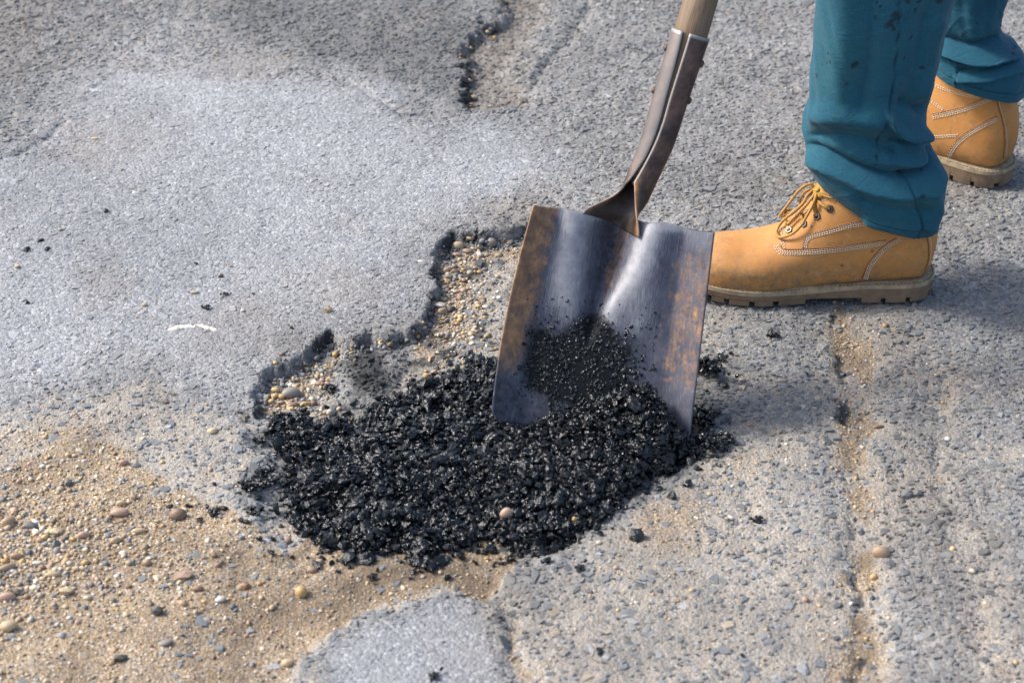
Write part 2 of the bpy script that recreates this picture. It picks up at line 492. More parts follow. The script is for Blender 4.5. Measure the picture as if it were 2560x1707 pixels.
# ================================================================== the ground
def PX(*p): return GP(p)
P_HOLE = PX((600, 1060), (640, 992), (652, 958), (698, 908), (742, 888), (782, 878), (803, 846), (822, 826), (850, 848), (905, 846), (940, 836), (983, 818), (1040, 798),
            (1066, 752), (1086, 718), (1072, 685), (1080, 645), (1094, 612), (1138, 578), (1180, 570), (1215, 584), (1266, 570), (1330, 555), (1460, 560), (1700, 640),
            (2000, 900), (2000, 1200), (1700, 1500), (700, 1500), (560, 1250))
Q_HOLE = PX((668, 990), (560, 820), (900, 400), (1400, 430), (1560, 640), (1640, 800), (1680, 960), (1670, 1080), (1600, 1160), (1510, 1235), (1430, 1310), (1330, 1350),
            (1150, 1360), (900, 1330), (760, 1260), (690, 1130))
P_LOW = PX((1790, 1105), (1670, 1192), (1575, 1243), (1505, 1298), (1440, 1352), (1352, 1398), (1290, 1440), (1262, 1480), (1215, 1500), (1165, 1500), (1090, 1492), (1000, 1506),
           (900, 1528), (840, 1560), (775, 1640), (720, 1720), (690, 1900), (-600, 1900), (-600, 900), (600, 900), (1500, 900))
Q_LOW = PX((640, 1420), (800, 1300), (1100, 1100), (1900, 900), (1900, 1960), (420, 1960), (520, 1600))
SLAB_MID = PX((850, 862), (935, 845), (985, 855), (1000, 885), (975, 945), (930, 990), (880, 985), (845, 930))
TOP_HOLE = PX((1250, -60), (1236, 40), (1170, 92), (1122, 128), (1174, 152), (1150, 200), (1168, 264), (1240, 278), (1320, 272), (1350, 150), (1405, 30), (1440, -60))
Q_TOP = PX((1000, -100), (1000, 300), (1230, 262), (1290, 250), (1320, 130), (1370, 30), (1400, -100))
CRACK_A = PX((2112, 745), (2135, 850), (2128, 1000), (2152, 1080), (2132, 1160), (2172, 1250), (2160, 1340), (2182, 1480), (2176, 1600), (2190, 1760))
CRACK_B = PX((2300, 850), (2385, 960), (2350, 1030), (2372, 1100), (2330, 1180), (2400, 1320), (2445, 1450), (2470, 1600), (2520, 1750))
CRACK_C = PX((1735, 1085), (1830, 1062), (1930, 1066), (2040, 1052), (2128, 1030))
CRACK_D = PX((1255, 1490), (1300, 1560), (1290, 1620), (1325, 1700), (1300, 1780))
CRACK_E = PX((1480, 10), (1420, 90), (1350, 180), (1310, 262))
CRACK_F = PX((500, 190), (600, 180), (690, 195), (760, 170), (900, 215), (1010, 290), (1080, 285))
CRACK_G = PX((-40, 395), (40, 385), (110, 340), (160, 300))
CRACK_H = PX((-30, 945), (60, 930), (140, 900))
SAND = PX((-300, 1180), (0, 1150), (130, 1120), (260, 1150), (350, 1205), (450, 1265), (560, 1275), (650, 1285), (900, 1290), (1250, 1290), (1350, 1385), (1288, 1440), (1262, 1480),
          (1210, 1512), (1100, 1520), (1020, 1540), (930, 1570), (870, 1640), (840, 1740), (830, 1900), (-300, 1900))
SAND_HOLE = PX((640, 1000), (710, 925), (790, 890), (830, 842), (870, 850), (850, 930), (900, 1000), (960, 960), (1000, 900), (1000, 850), (1050, 800), (1100, 730), (1090, 650),
               (1150, 600), (1330, 575), (1300, 900), (900, 1100), (650, 1080))
SANDY_R = PX((1500, 1250), (1800, 1130), (2050, 1080), (2110, 1250), (2140, 1900), (1290, 1900), (1300, 1450))
SANDY_R2 = PX((1600, 800), (2110, 800), (2300, 900), (2700, 1000), (2700, 1900), (1300, 1900), (1340, 1400))
SANDY_L = PX((-300, 1010), (200, 1010), (450, 960), (640, 1010), (620, 1250), (660, 1350), (-300, 1300))
WORN = PX((130, 190), (330, 140), (560, 150), (700, 185), (900, 205), (1010, 240), (1130, 265), (1300, 285), (1390, 400), (1310, 530), (1150, 575), (1080, 640), (1060, 745), (960, 815),
          (820, 825), (780, 880), (650, 950), (300, 985), (120, 960), (-400, 960), (-400, 420), (80, 380))
SLAB_LOW = PX((845, 1610), (915, 1550), (1010, 1518), (1090, 1500), (1170, 1515), (1230, 1590), (1258, 1680), (1262, 1900), (790, 1900), (805, 1700))
DARK = PX((400, -200), (560, 40), (620, 120), (760, 165), (900, 195), (1010, 235), (1130, 250), (1150, 200), (1170, 150), (1130, 125), (1170, 90), (1235, 40), (1250, -200))
EDGE_A = PX((2085, 755), (2098, 850), (2108, 930), (2100, 1000), (2128, 1080), (2118, 1160), (2120, 1260), (2142, 1340), (2148, 1480), (2150, 1600), (2152, 1760))
EDGE_C = PX((1740, 1112), (1830, 1092), (1930, 1096), (2050, 1075))
SOIL = PX((600, 1400), (760, 1370), (1000, 1390), (1290, 1370), (1300, 1420), (1240, 1490), (1080, 1492), (960, 1510), (850, 1550), (780, 1620), (700, 1760), (480, 1760), (560, 1560))
PAINT = PX((425, 822), (455, 815), (500, 814), (535, 822))
STAIN_F = PX((1780, 1130), (1700, 1170), (1620, 1225), (1540, 1280))

def fields(x, y, fine=True):
    """height of the road and what covers it"""
    wx = x + .007 * vn(x / .05, y / .05, 1) + .005 * vn(x / .018, y / .018, 2) + .0035 * vn(x / .008, y / .008, 12)
    wy = y + .009 * vn(x / .05, y / .05, 3) + .006 * vn(x / .018, y / .018, 4) + .004 * vn(x / .008, y / .008, 14)
    wx2 = x + .045 * vn(x / .13, y / .13, 5) + .022 * vn(x / .04, y / .04, 6) + .012 * vn(x / .015, y / .015, 16)
    wy2 = y + .06 * vn(x / .13, y / .13, 7) + .03 * vn(x / .04, y / .04, 8) + .014 * vn(x / .015, y / .015, 18)
    near = (np.abs(x) < 1.6) & (np.abs(y) < 1.9)
    sP = sdf(wx, wy, P_HOLE); sQ = sdf(wx2, wy2, Q_HOLE)
    ck = .009 * cell(x, y, .030, 400) + .004 * cell(x, y, .012, 410) * ss(-.5, .5, vn(x / .05, y / .05, 420))
    sP = sP + ck
    hole = ss(.0025, -.0065, sP) * ss(.06, -.07, sQ)
    sL = sdf(wx, wy, P_LOW) + .7 * ck; sLQ = sdf(wx2, wy2, Q_LOW)
    low = ss(.004, -.016, sL) * ss(.10, -.10, sLQ)
    sM = sdf(wx, wy, SLAB_MID); mid = ss(.014, -.014, sM)
    sT = sdf(wx, wy, TOP_HOLE) + ck; sTQ = sdf(wx2, wy2, Q_TOP); top = ss(.004, -.02, sT) * ss(.05, -.02, sTQ)
    h = .005 * fbm(x / .5, y / .5, 20, 3) - .019 * hole + .008 * hole * mid - .010 * low * (1 - hole) - .017 * top
    cr = 0; crs = 0; crb = 0
    for P, wd, dp, sd_, bt in ((CRACK_A, .040, .007, 1.15, .45), (CRACK_B, .026, .004, .85, .4), (CRACK_C, .022, .005, .85, .7), (CRACK_D, .018, .006, .85, .4), (CRACK_E, .008, .006, .0, .55),
                               (CRACK_F, .007, .005, .05, .65), (CRACK_G, .007, .005, .05, .6), (CRACK_H, .010, .004, .3, .6)):
        d = pdist(wx, wy, P)
        wv = wd * (1 + .6 * vn(x / .09, y / .09, 31))
        g = np.exp(-(d / wv) ** 2) * near
        h = h - dp * g
        crs = np.maximum(crs, sd_ * np.exp(-(d / (wv * 1.4)) ** 2) * (.96 + .26 * vn(x / .028, y / .04, 36)))
        crb = np.maximum(crb, .8 * bt * np.exp(-((d - wv * .9) / (wv * .45)) ** 2) * ss(-.2, .5, vn(x / .04, y / .04, 33)))
    dE_ = pdist(wx, wy, EDGE_A); crb = np.maximum(crb, (.8 * np.exp(-(dE_ / .010) ** 2)) * ss(-.25, .7, vn(x / .022, y / .035, 37)))
    dC_ = pdist(wx, wy, EDGE_C); crb = np.maximum(crb, .7 * np.exp(-(dC_ / .012) ** 2) * ss(-.4, .5, vn(x / .03, y / .03, 38)))
    h = h - .0035 * np.exp(-(dE_ / .007) ** 2) * near * ss(-.4, .5, vn(x / .022, y / .035, 37))
    worn = ss(.09, -.12, sdf(wx2, wy2, WORN)) * (1 - hole) * (.88 + .12 * vn(x / .06, y / .06, 19))
    slab = ss(.016, -.022, sdf(wx, wy, SLAB_LOW))
    worn = np.maximum(worn, slab)
    sandp = ss(.05, -.03, sdf(wx2, wy2, SAND)) * (1 - slab * .85)
    dE = pdist(wx, wy, P_HOLE[1:23])
    sandh = ss(.01, -.015, sdf(wx, wy, SAND_HOLE)) * hole * (1 - .75 * mid) * (.60 + .50 * np.exp(-(dE / .065) ** 2) + .10 * vn(x / .04, y / .04, 77))
    sandy = .24 * ss(.07, -.09, sdf(wx2, wy2, SANDY_R)) + .26 * ss(.10, -.10, sdf(wx2, wy2, SANDY_R2)) + .52 * ss(.08, -.08, sdf(wx2, wy2, SANDY_L)) + .15
    n = fbm(x / .09, y / .09, 40, 4)
    sandy = np.clip(sandy * (1 - slab), 0, .66) + .34 * n
    sand = np.clip(np.maximum.reduce([sandp, sandh * .9, sandy * (1 - .8 * worn), crs * (.75 + .4 * n)]), 0, 1)
    bit = np.maximum.reduce([np.exp(-((sP + .0020) / .0045) ** 2) * ss(.05, -.03, sQ) * np.clip(.62 + .75 * vn(x / .024, y / .024, 44), 0, 1.1), np.exp(-((sT + .007) / .013) ** 2) * ss(.03, -.03, sTQ) * np.clip(.75 + .7 * vn(x / .03, y / .03, 45), 0, 1), crb])
    wet = np.exp(-(((wx2 - G(1000, 900)[0]) / .05) ** 2 + ((wy2 - G(1000, 900)[1]) / .075) ** 2))
    bit = np.clip(np.maximum(np.maximum(bit, wet * .9), hole * (.22 + .55 * vn(x / .022, y / .022, 47)) * (1 - mid)) * (.85 + .5 * n), 0, 1)
    lowlip = np.exp(-((sL - .006) / .010) ** 2) * ss(.05, -.05, sLQ)
    sand = sand * (1 - .7 * lowlip)
    dark = ss(.04, -.06, sdf(wx2, wy2, DARK)) * (1 - .6 * top)
    dirt = np.clip(.8 * top + .5 * ss(.1, .5, fbm(x / .22, y / .22, 50, 4)) + .5 * np.exp(-(((x - G(290, 350)[0]) / .09) ** 2 + ((y - G(290, 350)[1]) / .10) ** 2)), 0, 1)
    soil = ss(.05, -.06, sdf(wx2, wy2, SOIL)) * (1 - slab)
    soil = np.clip(np.maximum(soil, .55 * crs * ss(-.2, .6, vn(x / .03, y / .03, 39))) + .35 * sandp * vn(x / .10, y / .10, 48), 0, 1)
    tone = .94 + .24 * fbm(x / .16, y / .16, 150, 5) + .16 * vn(x / .5, y / .5, 151)
    dirt = np.clip(dirt + .55 * np.exp(-(pdist(wx2, wy2, EDGE_C) / .05) ** 2) + .5 * np.exp(-(pdist(wx2, wy2, CRACK_D) / .05) ** 2) + .45 * np.exp(-(pdist(wx2, wy2, STAIN_F) / .035) ** 2) + .35 * np.exp(-(pdist(wx2, wy2, CRACK_B) / .05) ** 2), 0, 1)
    paint = np.exp(-(pdist(x, y, PAINT) / .006) ** 2)
    coarse = (1 - worn) * (1 - sand)
    near = ss(1.32, 1.14, np.abs(x)) * ss(1.62, 1.42, np.abs(y))
    hf = .0011 * vn(x / .0075, y / .0075, 60) + .0009 * vn(x / .016, y / .016, 61) + .0016 * vn(x / .035, y / .035, 62)
    h = h + hf * near * (.35 + 1.1 * coarse + .5 * sand)
    h = h + near * (bit * (1 - worn * .5)) * (.0022 * vn(x / .012, y / .012, 63) + .0018 * vn(x / .006, y / .006, 64))
    h = h + .006 * sandp * fbm(x / .12, y / .12, 66, 3)
    return h, sand, worn, bit, dirt, paint, hole, low, top, dark, soil, tone, slab

def axis(lo, hi, step, far):
    core = np.arange(lo, hi + step / 2, step)
    g = [step]
    while sum(g) < far: g.append(g[-1] * 1.22)
    c = np.cumsum(g)
    return np.concatenate([(lo - c)[::-1], core, hi + c])

gx = axis(-1.16, 1.16, .0036, 80.0)
gy = axis(-.92, 1.46, .0045, 80.0)
GX, GY = np.meshgrid(gx, gy, indexing='ij')
FX, FY = GX.ravel(), GY.ravel()
fh, fsand, fworn, fbit, fdirt, fpaint, fhole, flow, ftop, fdark, fsoil, ftone, fslab = fields(FX, FY)
far = ss(1.3, 3.0, np.maximum(np.abs(FX), np.abs(FY)))
fh = fh * (1 - far)
me = npmesh('road', np.stack([FX, FY, fh], -1), grid_faces(len(gx), len(gy)), np.full((len(gx) - 1) * (len(gy) - 1), 4), M['road'], True,
            {'sand': ('FLOAT', fsand * (1 - far)), 'worn': ('FLOAT', fworn * (1 - far)), 'bitumen': ('FLOAT', fbit * (1 - far)), 'dirt': ('FLOAT', fdirt), 'paint': ('FLOAT', fpaint), 'darkmix': ('FLOAT', fdark), 'soil': ('FLOAT', fsoil), 'tone': ('FLOAT', ftone)})
road = tag(obj('road', me), 'old cracked grey asphalt road with a broken pothole', 'road', kind='structure')

HG = fh.reshape(len(gx), len(gy))
FG = {k: v.reshape(len(gx), len(gy)) for k, v in dict(sand=fsand, worn=fworn, bit=fbit, hole=fhole, low=flow, top=ftop, dirt=fdirt, dark=fdark, tone=ftone, slab=fslab).items()}

def samp(A, x, y):
    x = np.asarray(x, float); y = np.asarray(y, float)
    i = np.clip(np.searchsorted(gx, x) - 1, 0, len(gx) - 2); j = np.clip(np.searchsorted(gy, y) - 1, 0, len(gy) - 2)
    fx = (x - gx[i]) / (gx[i + 1] - gx[i]); fy = (y - gy[j]) / (gy[j + 1] - gy[j])
    return (A[i, j] * (1 - fx) + A[i + 1, j] * fx) * (1 - fy) + (A[i, j + 1] * (1 - fx) + A[i + 1, j + 1] * fx) * fy

def HZ(x, y): return samp(HG, x, y)

def jgrid(step, margin=120, xr=(-1.15, 1.15), yr=(-.90, 1.45), jit=.48):
    a = np.arange(xr[0], xr[1], step); b = np.arange(yr[0], yr[1], step)
    A, B = np.meshgrid(a, b, indexing='ij')
    A = A.copy(); A[:, 1::2] += step / 2
    A = A.ravel() + RNG.uniform(-jit, jit, A.size) * step; B = B.ravel() + RNG.uniform(-jit, jit, B.size) * step
    u, v = proj(np.stack([A, B, A * 0], -1))
    k = (u > -margin) & (u < PW + margin) & (v > -margin) & (v < PH_ + margin)
    return A[k], B[k]

def rotm(n, tilt):
    """random spin about z then a small tilt"""
    a = RNG.uniform(0, 2 * np.pi, n); b = RNG.uniform(0, 2 * np.pi, n); t = RNG.normal(0, 1, n) * tilt
    def Rz(a):
        z = np.zeros((n, 3, 3)); c, s = np.cos(a), np.sin(a)
        z[:, 0, 0] = c; z[:, 0, 1] = -s; z[:, 1, 0] = s; z[:, 1, 1] = c; z[:, 2, 2] = 1
        return z
    X = np.zeros((n, 3, 3)); c, s = np.cos(t), np.sin(t)
    X[:, 0, 0] = 1; X[:, 1, 1] = c; X[:, 1, 2] = -s; X[:, 2, 1] = s; X[:, 2, 2] = c
    return Rz(b) @ X @ Rz(a)

def slope_rot(x, y, R, amt=1.0):
    e = .008
    dx = (HZ(x + e, y) - HZ(x - e, y)) / (2 * e) * amt; dy = (HZ(x, y + e) - HZ(x, y - e)) / (2 * e) * amt
    nz = np.stack([-dx, -dy, np.ones_like(dx)], -1); nz /= np.linalg.norm(nz, axis=1)[:, None]
    tx = np.stack([np.ones_like(dx), np.zeros_like(dx), dx], -1); tx /= np.linalg.norm(tx, axis=1)[:, None]
    ty = np.cross(nz, tx)
    S = np.stack([tx, ty, nz], -1)
    return S @ R

def chips(x, y, z, rad, prot, flat, tilt):
    """broken stones with a worn top, half sunk in the surface: 18 vertices, 13 faces each"""
    n = len(x); K = 6
    ang = (np.arange(K) + RNG.uniform(-.36, .36, (n, K))) * 2 * np.pi / K
    rr = rad[:, None] * RNG.uniform(.55, 1.30, (n, K))
    el = RNG.uniform(.45, 1.0, n)[:, None]
    bx, by = rr * np.cos(ang), rr * np.sin(ang) * el
    off = RNG.normal(0, .10, (n, 2)) * rad[:, None]
    sl = RNG.normal(0, .09, (n, 2, 1))
    i2 = flat[:, None] * RNG.uniform(.85, 1.12, (n, K)); i1 = (.5 + .5 * flat)[:, None] * RNG.uniform(.95, 1.06, (n, K))
    tx, ty = bx * i2 + off[:, :1], by * i2 + off[:, 1:]
    mx, my = bx * i1 + off[:, :1] * .5, by * i1 + off[:, 1:] * .5
    tz = prot[:, None] * RNG.uniform(.88, 1.10, (n, K)) + tx * sl[:, 0] + ty * sl[:, 1]
    mz = prot[:, None] * RNG.uniform(.45, .80, (n, K)) + mx * sl[:, 0] + my * sl[:, 1]
    bz = np.full((n, K), 0) - (.0010 + prot[:, None] * .5)
    L = np.concatenate([np.stack([bx, by, bz], -1), np.stack([mx, my, mz], -1), np.stack([tx, ty, tz], -1)], 1)
    R = slope_rot(x, y, rotm(n, tilt), .8)
    V = np.einsum('nij,nkj->nki', R, L) + np.stack([x, y, z], -1)[:, None]
    f = []
    for q in (0, K):
        for k in range(K): f += [q + k, q + (k + 1) % K, q + K + (k + 1) % K, q + K + k]
    f += [2 * K + k for k in range(K)]
    loops = (np.array(f)[None] + (np.arange(n) * 18)[:, None])
    tot = np.tile([4] * (2 * K) + [K], n)
    return V.reshape(-1, 3), loops, tot

_t = (1 + 5 ** .5) / 2
ICO = np.array([(-1, _t, 0), (1, _t, 0), (-1, -_t, 0), (1, -_t, 0), (0, -1, _t), (0, 1, _t), (0, -1, -_t), (0, 1, -_t), (_t, 0, -1), (_t, 0, 1), (-_t, 0, -1), (-_t, 0, 1)]) / math.sqrt(1 + _t * _t)
ICF = np.array([(0, 11, 5), (0, 5, 1), (0, 1, 7), (0, 7, 10), (0, 10, 11), (1, 5, 9), (5, 11, 4), (11, 10, 2), (10, 7, 6), (7, 1, 8), (3, 9, 4), (3, 4, 2), (3, 2, 6), (3, 6, 8), (3, 8, 9), (4, 9, 5), (2, 4, 11), (6, 2, 10), (8, 6, 7), (9, 8, 1)])

def grains(P, size, asp, jit, R=None):
    n = len(P)
    r = RNG.uniform(1 - jit, 1 + jit, (n, 12, 1))
    S = np.stack([RNG.uniform(.8, 1.35, n), RNG.uniform(.6, 1.0, n), np.broadcast_to(asp, n) * RNG.uniform(.8, 1.2, n)], -1) * size[:, None]
    L = ICO[None] * r * S[:, None]
    if R is None: R = rotm(n, .35)
    V = np.einsum('nij,nkj->nki', R, L) + P[:, None]
    loops = ICF.ravel()[None] + (np.arange(n) * 12)[:, None]
    return V.reshape(-1, 3), loops, np.full(n * 20, 3)

def colours(n, table, wts, var=.18):
    T = np.array(table); p = np.array(wts, float); p /= p.sum()
    c = T[RNG.choice(len(T), n, p=p)] * np.exp(RNG.normal(0, var, (n, 1)))
    return np.clip(c, 0, .85)

def vcol(c, k=12):
    a = np.repeat(c, k, 0)
    return np.concatenate([a, np.ones((len(a), 1))], 1)

# outline of the heap of fresh asphalt
HEAP = PX((700, 1068), (712, 1040), (764, 1032), (814, 1043), (868, 1032), (933, 1011), (982, 984), (1040, 946), (1093, 915), (1155, 890), (1230, 872), (1330, 880), (1480, 930), (1620, 960),
          (1700, 1020), (1745, 1085), (1812, 1106), (1780, 1132), (1720, 1165), (1650, 1200), (1580, 1245), (1530, 1290), (1470, 1325), (1420, 1352), (1360, 1368), (1300, 1372), (1255, 1345),
          (1200, 1330), (1165, 1362), (1110, 1380), (1075, 1408), (1040, 1385), (985, 1372), (930, 1392), (880, 1388), (830, 1372), (790, 1345), (750, 1318), (700, 1296), (690, 1272), (728, 1245),
          (706, 1200), (722, 1150), (702, 1120), (715, 1095))

def heap_sd(x, y):
    wx = x + .014 * vn(x / .035, y / .035, 71) + .010 * vn(x / .014, y / .014, 72)
    wy = y + .016 * vn(x / .035, y / .035, 73) + .012 * vn(x / .014, y / .014, 74)
    return sdf(wx, wy, HEAP)

# ---- chips set in the old surface
cx, cy = jgrid(.0077, 420)
cs, cw, cb, chl, clo = (samp(FG[k], cx, cy) for k in ('sand', 'worn', 'bit', 'hole', 'low'))
clump = .5 + .5 * vn(cx / .03, cy / .03, 80)
prob = (.84 - .30 * cw) * (1 - np.clip((cs - .40) / .5, 0, 1) ** .8 * .90)
prob *= (.62 + .5 * clump) * (1 - .55 * samp(FG['slab'], cx, cy))
prob = np.where((heap_sd(cx, cy) < -.02), 0, prob)
eu, ev = proj(np.stack([cx, cy, cx * 0], -1)); out_ = np.maximum.reduce([-eu, eu - PW, -ev, ev - PH_])
prob = prob * (1 - .9 * ss(100, 420, out_))
k = RNG.random(len(cx)) < prob
cx, cy, cs, cw, cb, chl = cx[k], cy[k], cs[k], cw[k], cb[k], chl[k]
n = len(cx)
rad = np.clip(RNG.lognormal(np.log(.0038), .42, n), .0014, .0105) * (1.06 - .26 * cw)
prot = (RNG.uniform(.0001, .0009, n) * cw + RNG.uniform(.0005, .0026, n) * (1 - cw)) * (1 + 1.2 * cb) * (1 - .35 * np.clip(cs, 0, .7))
flat = np.where(cw > .5, RNG.uniform(.72, .9, n), RNG.uniform(.50, .82, n))
tilt = .12 - .07 * cw + .25 * cb
V, L, T = chips(cx, cy, HZ(cx, cy), rad, prot, flat, tilt)
c_co = colours(n, [(.148, .147, .142), (.178, .178, .173), (.208, .208, .204), (.245, .246, .243), (.19, .172, .150), (.34, .34, .338)], [3, 4, 4, 2, 1.8, .25], .11)
c_wo = colours(n, [(.208, .215, .223), (.24, .247, .256), (.272, .281, .291), (.31, .319, .33), (.235, .226, .214), (.41, .417, .424)], [2.5, 4, 4, 2, .6, .35], .09)
c_sa = colours(n, [(.145, .154, .157), (.18, .19, .194), (.22, .229, .232), (.28, .286, .288), (.33, .28, .21)], [3, 4, 3, .8, .5], .12)
cc = c_co * (1 - cw)[:, None] + c_wo * cw[:, None]
ksa = np.clip(cs * 2.2, 0, 1)[:, None]; cc = cc * (1 - ksa) + c_sa * ksa
ctone = samp(FG['tone'], cx, cy)[:, None]; cdirt = np.clip(samp(FG['dirt'], cx, cy), 0, 1)[:, None]
cc = cc * (.20 + .78 * ctone) * (1 - .45 * cdirt * np.array([[.62, .82, 1.0]]))
cc = cc * (1 - .88 * np.clip(cb * 1.2, 0, 1))[:, None] * (1 - .32 * samp(FG['dark'], cx, cy))[:, None]
o = obj('road_aggregate', npmesh('road_aggregate', V, L, T, M['chip'], False, {'col': ('FLOAT_COLOR', vcol(cc, 18))}))
tag(o, 'angular grey stone chips set in the old asphalt surface', 'stone chips', kind='stuff')
N_CHIP = n

# stones broken out along the rim of the holes
EDG = np.concatenate([catmull(P_HOLE[1:23], 700), catmull(TOP_HOLE[:8], 160), catmull(EDGE_A, 60)])
kk = RNG.integers(0, len(EDG), 2600)
ex, ey = EDG[kk, 0] + RNG.normal(0, .006, len(kk)) + .006, EDG[kk, 1] + RNG.normal(0, .008, len(kk)) - .010
kk = kk[:]; q_ = (samp(FG['hole'], ex, ey) > .45) | (samp(FG['top'], ex, ey) > .4) | (kk > 860)
q_ &= RNG.random(len(kk)) < .42
kk, ex, ey = kk[q_], ex[q_], ey[q_]
esz = np.clip(RNG.lognormal(np.log(.0024), .45, len(kk)), .001, .0075)
eV, eL, eT = grains(np.stack([ex, ey, HZ(ex, ey) + esz * .25], -1), esz, .7, .34)
eC = colours(len(kk), [(.045, .046, .047), (.09, .092, .092), (.15, .155, .158), (.21, .215, .22), (.24, .18, .12), (.40, .29, .16)], [2.5, 3, 3.5, 2.5, 1.8, 1.4], .2)

# ---- sand grains and gravel
SANDC = [(.36, .275, .175), (.43, .345, .235), (.46, .31, .14), (.52, .45, .34), (.30, .205, .125), (.22, .21, .20), (.15, .165, .175), (.33, .225, .165), (.60, .56, .50)]
SANDW = [5, 4, 2.2, 2, 3, 2, 2, 1.4, .8]
ax, ay = jgrid(.0056)
asn, ahl = samp(FG['sand'], ax, ay), samp(FG['hole'], ax, ay)
u_, v_ = proj(np.stack([ax, ay, ax * 0], -1))
spill = np.exp(-(((u_ - 90) / 330) ** 2 + ((v_ - 1390) / 190) ** 2)) + 1.7 * np.exp(-(((u_ - 1155) / 95) ** 2 + ((v_ - 710) / 150) ** 2)) + 1.6 * np.exp(-(((u_ - 750) / 110) ** 2 + ((v_ - 950) / 90) ** 2))
prob = np.clip((asn - .40) * 1.5, 0, .85) * (.45 + .35 * vn(ax / .05, ay / .05, 90) + .75 * spill)
prob = np.where(heap_sd(ax, ay) < -.015, 0, prob)
k = RNG.random(len(ax)) < prob
ax, ay, sp = ax[k], ay[k], np.clip(spill[k], 0, 1)
n = len(ax)
siz = np.clip(RNG.lognormal(np.log(.00145), .40, n) * (1 + .75 * sp), .0009, .0056)
V, L, T = grains(np.stack([ax, ay, HZ(ax, ay) + siz * .22], -1), siz, .62, .16)
L = np.concatenate([L.ravel(), (eL + len(V)).ravel()]); T = np.concatenate([T, eT]); V = np.concatenate([V, eV])
o = obj('gravel', npmesh('gravel', V, L, T, M['gravel'], True, {'col': ('FLOAT_COLOR', vcol(np.concatenate([colours(n, SANDC, SANDW, .2), eC])))}))
tag(o, 'yellowish sand and small mixed gravel spilled over the road and in the pothole', 'gravel', kind='stuff')
N_GRAV = n

# ================================================================== shovel geometry, needed by the heap too
BL = G(1226, 1052, .012); BR = G(1722, 1112, -.004)
wdir = (BR - BL) / np.linalg.norm(BR - BL)
LEAN = math.radians(33)
back = np.cross([0, 0, 1], wdir); back /= np.linalg.norm(back)          # horizontal, away from the camera
if back[1] < 0: back = -back
up0 = math.cos(LEAN) * np.array([0, 0, 1]) + math.sin(LEAN) * back
bn = np.cross(wdir, up0); bn /= np.linalg.norm(bn)
if bn[1] > 0: bn = -bn                                                   # the hollow face looks at the camera
def on_blade(u, v):
    d = ray(u, v)
    return CAM + d * (((BL - CAM) @ bn) / (d @ bn))
TL = on_blade(1336, 520); TR = on_blade(1784, 588)
g_ = lambda x, s: np.exp(-(x / s) ** 2)

def blade_pt(u, v):
    """u -1..1 across, v 0..1 upwards"""
    u = np.asarray(u, float); v = np.asarray(v, float)
    a = (u + 1) / 2
    ve = v + np.where(v < .3, (.3 - v) / .3, 0) * .055 * np.clip((np.abs(u) - .86) / .14, 0, 1) ** 2.2
    ve = ve + np.clip((v - .8) / .2, 0, 1) ** 2 * (.012 * g_(u + .70, .14) + .016 * g_(u - .50, .22) - .006 * g_(u - .25, .08) + .006 + .040 * g_(u + .12, .26))
    B = BL[None] * (1 - a)[:, None] + BR[None] * a[:, None]
    Tt = TL[None] * (1 - a)[:, None] + TR[None] * a[:, None]
    P = B * (1 - ve)[:, None] + Tt * ve[:, None]
    bul = .010 * np.sin(np.pi * np.clip(v, 0, 1)) * np.clip(-u, 0, 1) ** 3 * -.6
    P = P + wdir[None] * bul[:, None]
    fl = np.clip((np.abs(u) - .66) / .34, 0, 1)
    h = .026 * fl ** 1.5 * (.65 + .35 * v)
    t = ss(.36, 1.0, v)
    uc = -.17 + .12 * t
    h = h + (.008 * g_(u + .52, .24) + .009 * g_(u - .30, .28)) * ss(.30, .9, v)
    wr = .05 + .17 * t
    e = u - uc
    h = h - (.008 + .030 * t) * ss(.36, .52, v) * np.where(e < 0, g_(e, wr * 1.25), g_(e, wr * .95))
    h = h - .008 * np.clip((v - .90) / .10, 0, 1) ** 2 * (1 - g_(u - uc, .25)) * np.clip(1.15 - np.abs(u), 0, 1)
    h = h - .004 * np.clip(1 - v / .5, 0, 1) * (1 - u * u)
    return P + bn[None] * h[:, None]

NU, NV = 121, 111
uu, vv = np.meshgrid(np.linspace(-1, 1, NU), np.linspace(0, 1, NV), indexing='ij')
uu, vv = uu.ravel(), vv.ravel()
BLV = blade_pt(uu, vv)
shovel_base = (BL + BR) / 2

